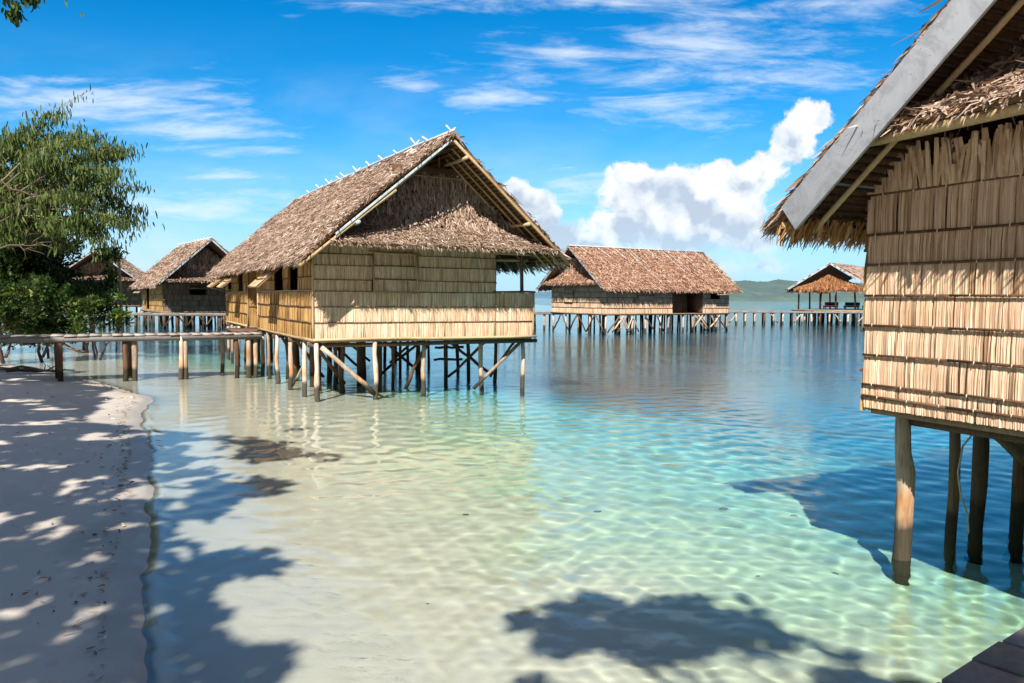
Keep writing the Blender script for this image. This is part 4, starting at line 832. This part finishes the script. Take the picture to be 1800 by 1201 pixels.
# drooping tree on the left
tr = tree_root('drooping_tree', 'tall loose tree with drooping narrow leaves on the left, above the shrubs', 'tree')
base = at(-95, 600, 33); base[2] = .3; fork = at(-60, 400, 33)
wood = MB(); limb_mesh(wood, base, fork, .26, .17, 8, .1)
Pn, Dn = [], []
T_ = [(95,200,33,3),(45,235,32,3),(110,232,34,3),(10,250,33,3),(150,245,31,3),(178,238,33,3),(140,285,34,3),(195,262,32,3),(230,262,33,3),(215,300,31,3),(100,270,31,3),(60,300,33,3),(20,300,34,3),
      (170,310,34,3),(240,330,32,3),(247,368,33,3),(205,345,33,3),(160,350,31,3),(120,330,33,3),(80,350,34,3),(243,395,33,2),(215,390,31,3),(180,395,33,3),(200,425,32,2),(150,400,34,3),(115,400,31,3),(75,400,33,3),(35,370,32,3),(180,435,32,1),(20,420,33,2),(130,435,33,1)]
for px, py, Yd, wgt in T_:
    tip = at(px, py, Yd); st = fork+(tip-fork)*rng.uniform(.0, .12)
    P = limb_mesh(wood, st, tip, .055, .012, 9, .10, .10, 5)
    for q in range(5):
        i = rng.integers(3, 8); e_ = P[i]+rng.normal(0, .55, 3)+np.array([.35, 0, .1]); Q = limb_mesh(wood, P[i], e_, .018, .006, 4, .12, .05, 4)
        for z in range(2): pass
        nl = int(20*wgt); k = rng.random(nl)[:, None]; pp = Q[0]*(1-k)+Q[-1]*k+rng.normal(0, .14, (nl, 3)); Pn.append(pp)
    nl = int(100*wgt); k = rng.uniform(.72, 1.03, nl); idx = np.clip(k*8, 0, 7.99); f = (idx-idx.astype(int))[:, None]; i = idx.astype(int); pp = P[i]*(1-f)+P[np.minimum(i+1, 8)]*f
    pp = pp+rng.normal(0, 1, (nl, 3))*np.array([.30, .30, .15]); Pn.append(pp)
wood.build('trunk', M['bark_pale'], tr, smooth=True)
Pn = np.concatenate(Pn); n = len(Pn); D = np.stack([rng.normal(.05, .22, n), rng.normal(0, .22, n), -1+0*Pn[:, 0]], 1)
mb = MB(); leaves(mb, Pn, D, rng.uniform(.13, .34, n), rng.uniform(.035, .068, n), tint=np.stack([np.clip(rng.beta(2, 2, n), 0, 1), rng.random(n)], 1), taper=.3); mb.build('crown', M['leaf_willow'], tr)
# bare twiggy branches in front of it
tb = tree_root('bare_branches', 'pale leafless branches reaching in from the left edge in front of the foliage', 'branch')
mb = MB()
for a, b in (((-60,430),(130,350)), ((-60,300),(110,365)), ((-60,440),(95,425))):
    P = limb_mesh(mb, at(*a, 31), at(*b, 32+rng.normal(0, .5)), .05, .010, 10, .22, .05, 6)
    for q in range(7):
        i = rng.integers(2, 9); d_ = (P[-1]-P[0])*rng.uniform(.15, .35)+rng.normal(0, .5, 3); Q = limb_mesh(mb, P[i], P[i]+d_, .02, .006, 6, .3, 0, 5)
        for _ in range(2): j = rng.integers(1, 5); limb_mesh(mb, Q[j], Q[j]+d_*.4+rng.normal(0, .25, 3), .009, .004, 4, .3, 0, 4)
mb.build('branch_wood', M['bark'], tb, smooth=True)
def clump_tree(name, label, cat, clumps, matn, n_per, Lf, Wf, trunk=None, group=None, bark='bark', up=.2, rosette=False, inner=.35):
    """clumps: (centre, radius xyz); leaves sit in lumps spread over each clump"""
    e = tree_root(name, label, cat, group); mb = MB(); wd = MB()
    for c, r in clumps:
        c = np.array(c, float); r = np.array(r, float); vol = r.prod()**(1/3); nl = int(n_per*vol**2)
        k = max(6, int(nl/22)); v = nrm(rng.normal(0, 1, (k, 3))); rad = rng.uniform(inner, 1.0, k)**.6*(1+.16*np.sin(v[:, 0]*5+c[0])+.12*np.sin(v[:, 2]*7+c[1]))
        L0 = c+v*r*rad[:, None]; idx = rng.integers(0, k, nl); sp_ = Lf*.9
        if rosette:
            D = nrm(rng.normal(0, 1, (nl, 3))+np.array([0, 0, .7])); P = L0[idx]+D*Lf*.12+rng.normal(0, .02, (nl, 3))
        else:
            P = L0[idx]+rng.normal(0, sp_*.75, (nl, 3)); D = nrm(rng.normal(0, 1, (nl, 3))+v[idx]*.5+np.array([0, 0, up]))
        base_t = .5+.22*rng.normal(0, 1, k); tn = np.stack([np.clip(base_t[idx]+rng.normal(0, .14, nl), 0, 1), rng.random(nl)], 1)
        leaves(mb, P, D, Lf*rng.uniform(.6, 1.3, nl), Wf*rng.uniform(.7, 1.3, nl), tint=tn, taper=.3, curl=.2, side=rng.normal(0, 1, (nl, 3)))
        if trunk is not None:
            limb_mesh(wd, np.array(trunk)+np.array([0, 0, .15])+rng.normal(0, .1, 3), c, .07*vol**.5, .015, 7, .25, .05, 6)
            for q in range(4): limb_mesh(wd, c+rng.normal(0, .2, 3), L0[rng.integers(0, k)], .02, .006, 5, .25, 0, 4)
    if trunk is not None: wd.build('trunk', M[bark], e, smooth=True)
    mb.build('crown', M[matn], e); return e
def C_(px, py, Y_, r): return (at(px, py, Y_), r)
clump_tree('broadleaf_tree', 'dark dense broadleaf tree filling the left edge behind the shrubs', 'tree',
    [C_(20,420,36,(1.9,1.6,1.3)), C_(70,440,37,(1.5,1.4,1.2)), C_(-30,360,36,(2,1.6,1.5)), C_(30,365,38,(1.2,1.2,.8)), C_(90,490,38,(1.1,1.2,.9)), C_(-20,480,36,(2,1.6,1.4)), C_(50,500,37,(1.8,1.4,1.2)), C_(15,330,37,(1.,1,.7)), C_(5,262,36,(.5,.5,.6))],
    'leaf_dark', 1500, .20, .10, trunk=at(-40, 600, 37)*np.array([1, 1, 0])+np.array([0, 0, .3]))
shr = [('leafy_shrub', 'rounded green shrub at the left edge above the jetty', [C_(10,530,30,(1.2,1.1,.75)), C_(-25,545,30,(1.2,1,.8)), C_(35,560,31,(.9,.8,.5))], 'leaf_bright', 1),
       ('leafy_shrub', 'broad green shrub with pale leaf tips between the dark tree and the jetty', [C_(75,520,32,(1.1,1,.8)), C_(110,550,32,(1.1,1,.75)), C_(60,570,32,(1.0,.8,.5)), C_(95,585,32,(1.2,.8,.4))], 'leaf_bright', 1),
       ('leafy_shrub', 'darker green shrub in front of the farthest left hut', [C_(145,520,37,(1.0,1,.8)), C_(172,512,38,(.8,.9,.6)), C_(135,560,36,(1.2,.9,.7)), C_(180,548,37,(.8,.8,.6)), C_(70,590,37,(1.6,.9,.5)), C_(10,590,36,(1.8,.9,.5))], 'leaf_dark', 1),
       ('leafy_shrub', 'low shrub with bright star shaped leaf tufts by the thin tree', [C_(168,535,33,(.55,.5,.3)), C_(200,528,33,(.6,.5,.28)), C_(212,560,33,(.45,.4,.5)), C_(150,540,33,(.5,.5,.3))], 'leaf_bright', 2)]
for nm_, lb, cl, mt, kind in shr:
    c0 = cl[0][0]*np.array([1, 1, 0]); c0[2] = float(ground_z(c0[:1], c0[1:2])[0])
    clump_tree(nm_, lb, 'shrub', cl, mt, 1150 if kind == 1 else 1100, .17 if kind == 1 else .24, .075 if kind == 1 else .06, trunk=c0, group='shrubs on the beach', rosette=(kind == 2), inner=.2)
clump_tree('broadleaf_tree', 'olive green tree mass under the drooping branches, left of the farthest hut', 'tree', [C_(75,430,41,(1.2,1.2,1.0)), C_(60,480,41,(1.5,1.2,1.2)), C_(-10,440,41,(2.0,1.4,1.6))], 'leaf_dark', 1300, .2, .1, trunk=np.array([-27, 41.5, .3]))
# thin tree in front of the farthest hut
th = tree_root('thin_tree', 'thin pale trunk with a small tuft of leaves in front of the farthest left hut', 'tree'); mb = MB()
b0 = at(217, 610, 38); b0[2] = -.2; limb_mesh(mb, b0, at(209, 440, 38), .085, .05, 8, .04); limb_mesh(mb, b0+[-.35, 0, 0], at(200, 470, 38), .05, .03, 8, .05); limb_mesh(mb, at(160, 440, 38), at(222, 452, 38), .02, .015, 8, .05, -.25); mb.build('trunk', M['bark_pale'], th, smooth=True)
mb = MB()
for c, s_, n in ((at(195, 445, 38), (.55, .4, .35), 420), (at(196, 480, 38), (.3, .3, .5), 160), (at(207, 560, 38), (.3, .3, .5), 200)):
    P = c+rng.normal(0, .5, (n, 3))*np.array(s_); D = rng.normal(0, .5, (n, 3))+[0, 0, -.7]; leaves(mb, P, D, rng.uniform(.15, .3, n), .07)
mb.build('crown', M['leaf_bright'], th)
# fallen wood under the jetty on the left
dw = MB()
for a, b in (((-30, 625, 26.5), (130, 612, 27.5)), ((-20, 612, 27.5), (80, 628, 26.5)), ((10, 640, 26), (110, 632, 27))):
    A_ = at(*a); B_ = at(*b); A_[2] = max(float(ground_z(A_[:1], A_[1:2])[0]), 0)+.10; B_[2] = max(float(ground_z(B_[:1], B_[1:2])[0]), 0)+.08; P = limb_mesh(dw, A_, B_, .07, .02, 8, .25)
    for q in range(5): i = rng.integers(1, 7); limb_mesh(dw, P[i], P[i]+np.array([rng.normal(0, .5), rng.normal(0, .4), rng.uniform(.0, .3)]), .03, .008, 4, .25)
tag(dw.build('fallen_branch', M['bark'], smooth=True), 'dark fallen branches lying on the wet sand under the jetty', 'driftwood')

# overhanging shade trees on the beach beside and behind the viewer; their crowns give the dappled shade
def shade_field(X_, Y_):
    xr = np.interp(Y_, [3, 4, 5.6, 7.2, 9, 11.6, 13.2, 14.6, 15.6, 16.3, 17.2, 19, 22, 26, 30], [-.3, -.5, -1.1, -1.9, -3.1, -3.9, -3.4, -3.9, -6.2, -8.5, -9.0, -9.6, -11.2, -14.0, -16])
    fa = (xr-X_)
    yb = np.interp(X_, [-.8, -.3, 0, .5, 1, 1.5, 2.05, 2.35, 2.6, 2.9, 3.4], [4.6, 5.7, 6.4, 7.3, 6.8, 6.7, 7.5, 6.6, 6.1, 5.6, 4.4])
    fb_ = (yb-Y_)*.9; fb_ = np.where(X_ > 3.6, -1, fb_)
    f = np.maximum(np.minimum(fa, np.where(X_ > shore(Y_)+.6, .75, 1.6)), np.minimum(fb_, 1.2))
    nz_ = fbm(X_*1.15+7, Y_*.9, 31, 4)-.5; fine = fbm(X_*3.2, Y_*2.4, 41, 3)-.5
    v_ = f+nz_*np.where((Y_ < 7.6) & (X_ > -.8), 4.8, 2.8+1.6*np.clip((X_-shore(Y_))/1.2, 0, 1))*np.clip(1-(Y_-12.5)*.28, np.clip((Y_-16)*.3, .3, .8), 1)
    beachy = np.clip((-X_+shore(Y_))/1.5, 0, 1)
    hole = (fbm(X_*1.7+3, Y_*1.5, 61, 3) > .60-.045*(1-beachy)*(Y_ > 7.2)) & (fine > -.02)
    inw = X_ > shore(Y_)+.25
    hole = hole | (inw & (fbm(X_*2.0+11, Y_*1.25, 67, 2) > np.where(Y_ < 7.6, .53, .575)))
    soft = rng.random(len(X_)) < np.clip(.30+v_*1.1+beachy, 0, 1)
    return (v_ > .05) & ~hole & soft
N = 300000
Xs = rng.uniform(-19, 3.8, N); Ys = rng.uniform(2.5, 28, N); keep = shade_field(Xs, Ys) & (Xs > np.interp(Ys, [2.5, 28], [-9, -19.5])); Xs, Ys = Xs[keep], Ys[keep]
hgt = 6.6+2.6*fbm(Xs*.35, Ys*.35, 71, 3)+rng.normal(0, .45, len(Xs)); hgt = hgt+np.clip((Ys-14)*.30, 0, 4)+np.where(Ys > 14, .6, 0)
Px = Xs-LX*hgt/TAN; Py = Ys-LY*hgt/TAN
k = np.array([(-9.6, 3.0), (-13.6, 9.5), (3.4, -6.2), (-17.5, 16.0), (-7.5, -4.0)]); own = np.argmin((Px[:, None]-k[:, 0])**2+((Py[:, None]-k[:, 1])*1.0)**2, 1)
lbl = ['leaning beach tree beside the viewer', 'beach tree farther up the sand on the left', 'beach tree behind the viewer', 'beach tree just outside the left edge, nearest the jetty', 'beach tree behind the viewer on the sand']
names = ['low overhanging tree whose leaves dip into the top left corner', 'spreading shade tree over the sand, just beyond the left edge', 'spreading shade tree over the deck, behind the viewer', 'spreading shade tree just beyond the left edge and nearest the jetty', 'spreading shade tree on the sand behind the viewer']
for i in range(5):
    mI = own == i
    if mI.sum() < 50: continue
    e = tree_root('shade_tree', names[i], 'tree', 'shade trees on the beach'); P = np.stack([Px[mI], Py[mI], hgt[mI]], 1); n = len(P)
    D = rng.normal(0, 1, (n, 3)); D[:, 2] = D[:, 2]*.35-.15; sdv = rng.normal(0, 1, (n, 3)); sdv[:, 2] *= .3
    mb = MB(); leaves(mb, P-nrm(D)*.08, D, rng.uniform(.13, .24, n), rng.uniform(.07, .12, n), side=sdv, tint=np.stack([rng.beta(2, 2, n), rng.random(n)], 1), taper=.3)
    if i == 0:
        q = 260; c = at(22, -8, 9.5); c2 = at(56, -14, 9.5)
        for cc, sg in ((at(24, 8, 9.5), (.05, .05, .09)), (at(54, -6, 9.5), (.05, .05, .05)), (at(35, -25, 9.5), (.22, .2, .12)), (at(26, 22, 9.5), (.02, .03, .05))):
            P2_ = cc+rng.normal(0, 1, (60, 3))*np.array(sg); D2 = np.stack([rng.normal(.0, .4, 60), rng.normal(0, .4, 60), -np.ones(60)], 1); leaves(mb, P2_, D2, rng.uniform(.05, .12, 60), .035)
    mb.build('crown', M['leaf_dark'], e)
    wd = MB(); b0 = np.array([k[i][0], k[i][1], 0.]); b0[2] = float(ground_z(b0[:1], b0[1:2])[0])-.1; c = P.mean(0); tp = np.array([b0[0]+(c[0]-b0[0])*.25, b0[1]+(c[1]-b0[1])*.25, c[2]*.55])
    limb_mesh(wd, b0, tp, .24, .15, 8, .12, sides=9)
    for q in range(16):
        tgt = P[rng.integers(0, n)]; Lq = limb_mesh(wd, tp, tgt, .06, .015, 9, .12, .06, 6)
        for _ in range(3): a = rng.integers(3, 8); s2 = P[np.argsort(((P-Lq[a])**2).sum(1))[rng.integers(5, 160)]]; limb_mesh(wd, Lq[a], s2, .02, .006, 5, .15, 0, 4)
    wd.build('trunk', M['bark'], e, smooth=True)

# ------------------------------------------------------------------ small coral lumps and leaves on the bottom
rk = [(820,905,.035),(1052,900,.045),(1272,892,.06),(1395,905,.05),(753,1060,.015),(1330,1010,.02),(1465,1005,.035)]
c_, s_ = math.cos(PITCH), math.sin(PITCH)
for i, (px, py, r) in enumerate(rk):
    g0 = at(px, py, 5.); d_ = (g0-np.array([0, 0, CAM_H])); kk = CAM_H/-d_[2]; p = np.array([0, 0, CAM_H])+d_*kk; dn = nrm(d_); 
    zb = float(ground_z(p[:1], p[1:2])[0]); hh = math.hypot(dn[0], dn[1])/1.34; run = -zb*hh/math.sqrt(1-hh*hh); p = p+np.array([dn[0], dn[1], 0])/math.hypot(dn[0], dn[1])*run; p[2] = float(ground_z(p[:1], p[1:2])[0])+r*.1
    a, b = np.meshgrid(np.linspace(0, math.pi, 9), np.linspace(0, 2*math.pi, 13), indexing='ij'); v = np.stack([np.sin(a)*np.cos(b), np.sin(a)*np.sin(b), np.cos(a)*.55], -1)
    v = v*(1+.35*(fbm(b*1.3+i, a*2, 90+i)-.5)[..., None]*np.sin(a)[..., None])*r*np.array([1.2, .9, 1])
    q = np.arange(9*13).reshape(9, 13); F = np.stack([q[:-1, :-1], q[1:, :-1], q[1:, 1:], q[:-1, 1:]], -1).reshape(-1, 4); mb = MB(); mb.add(v.reshape(-1, 3), F, (rng.random(), 0)); o = mb.build('coral_lump', M['rock'], smooth=True, recv=True); o.location = p
    tag(o, 'small dark coral lump lying on the pale seabed', 'coral lump', 'coral lumps on the seabed')

# dry leaves and twigs scattered on the sand
n = 900; Y_ = rng.uniform(4, 26, n); X_ = shore(Y_)-np.where(rng.random(n) < .55, .35+.25*rng.normal(0, 1, n)**2*.5, rng.uniform(.1, 1, n)**1.5*9+.1); Z_ = ground_z(X_, Y_)+.02
mb = MB(); leaves(mb, np.stack([X_, Y_, Z_], 1), np.concatenate([rng.normal(0, 1, (n, 2)), rng.normal(0, .12, (n, 1))], 1), rng.uniform(.03, .09, n), rng.uniform(.012, .035, n), side=np.concatenate([rng.normal(0, 1, (n, 2)), rng.normal(0, .2, (n, 1))], 1))
tag(mb.build('leaf_litter', M['thatch']), 'dry fallen leaves scattered on the pale sand', 'leaf litter', kind='stuff')
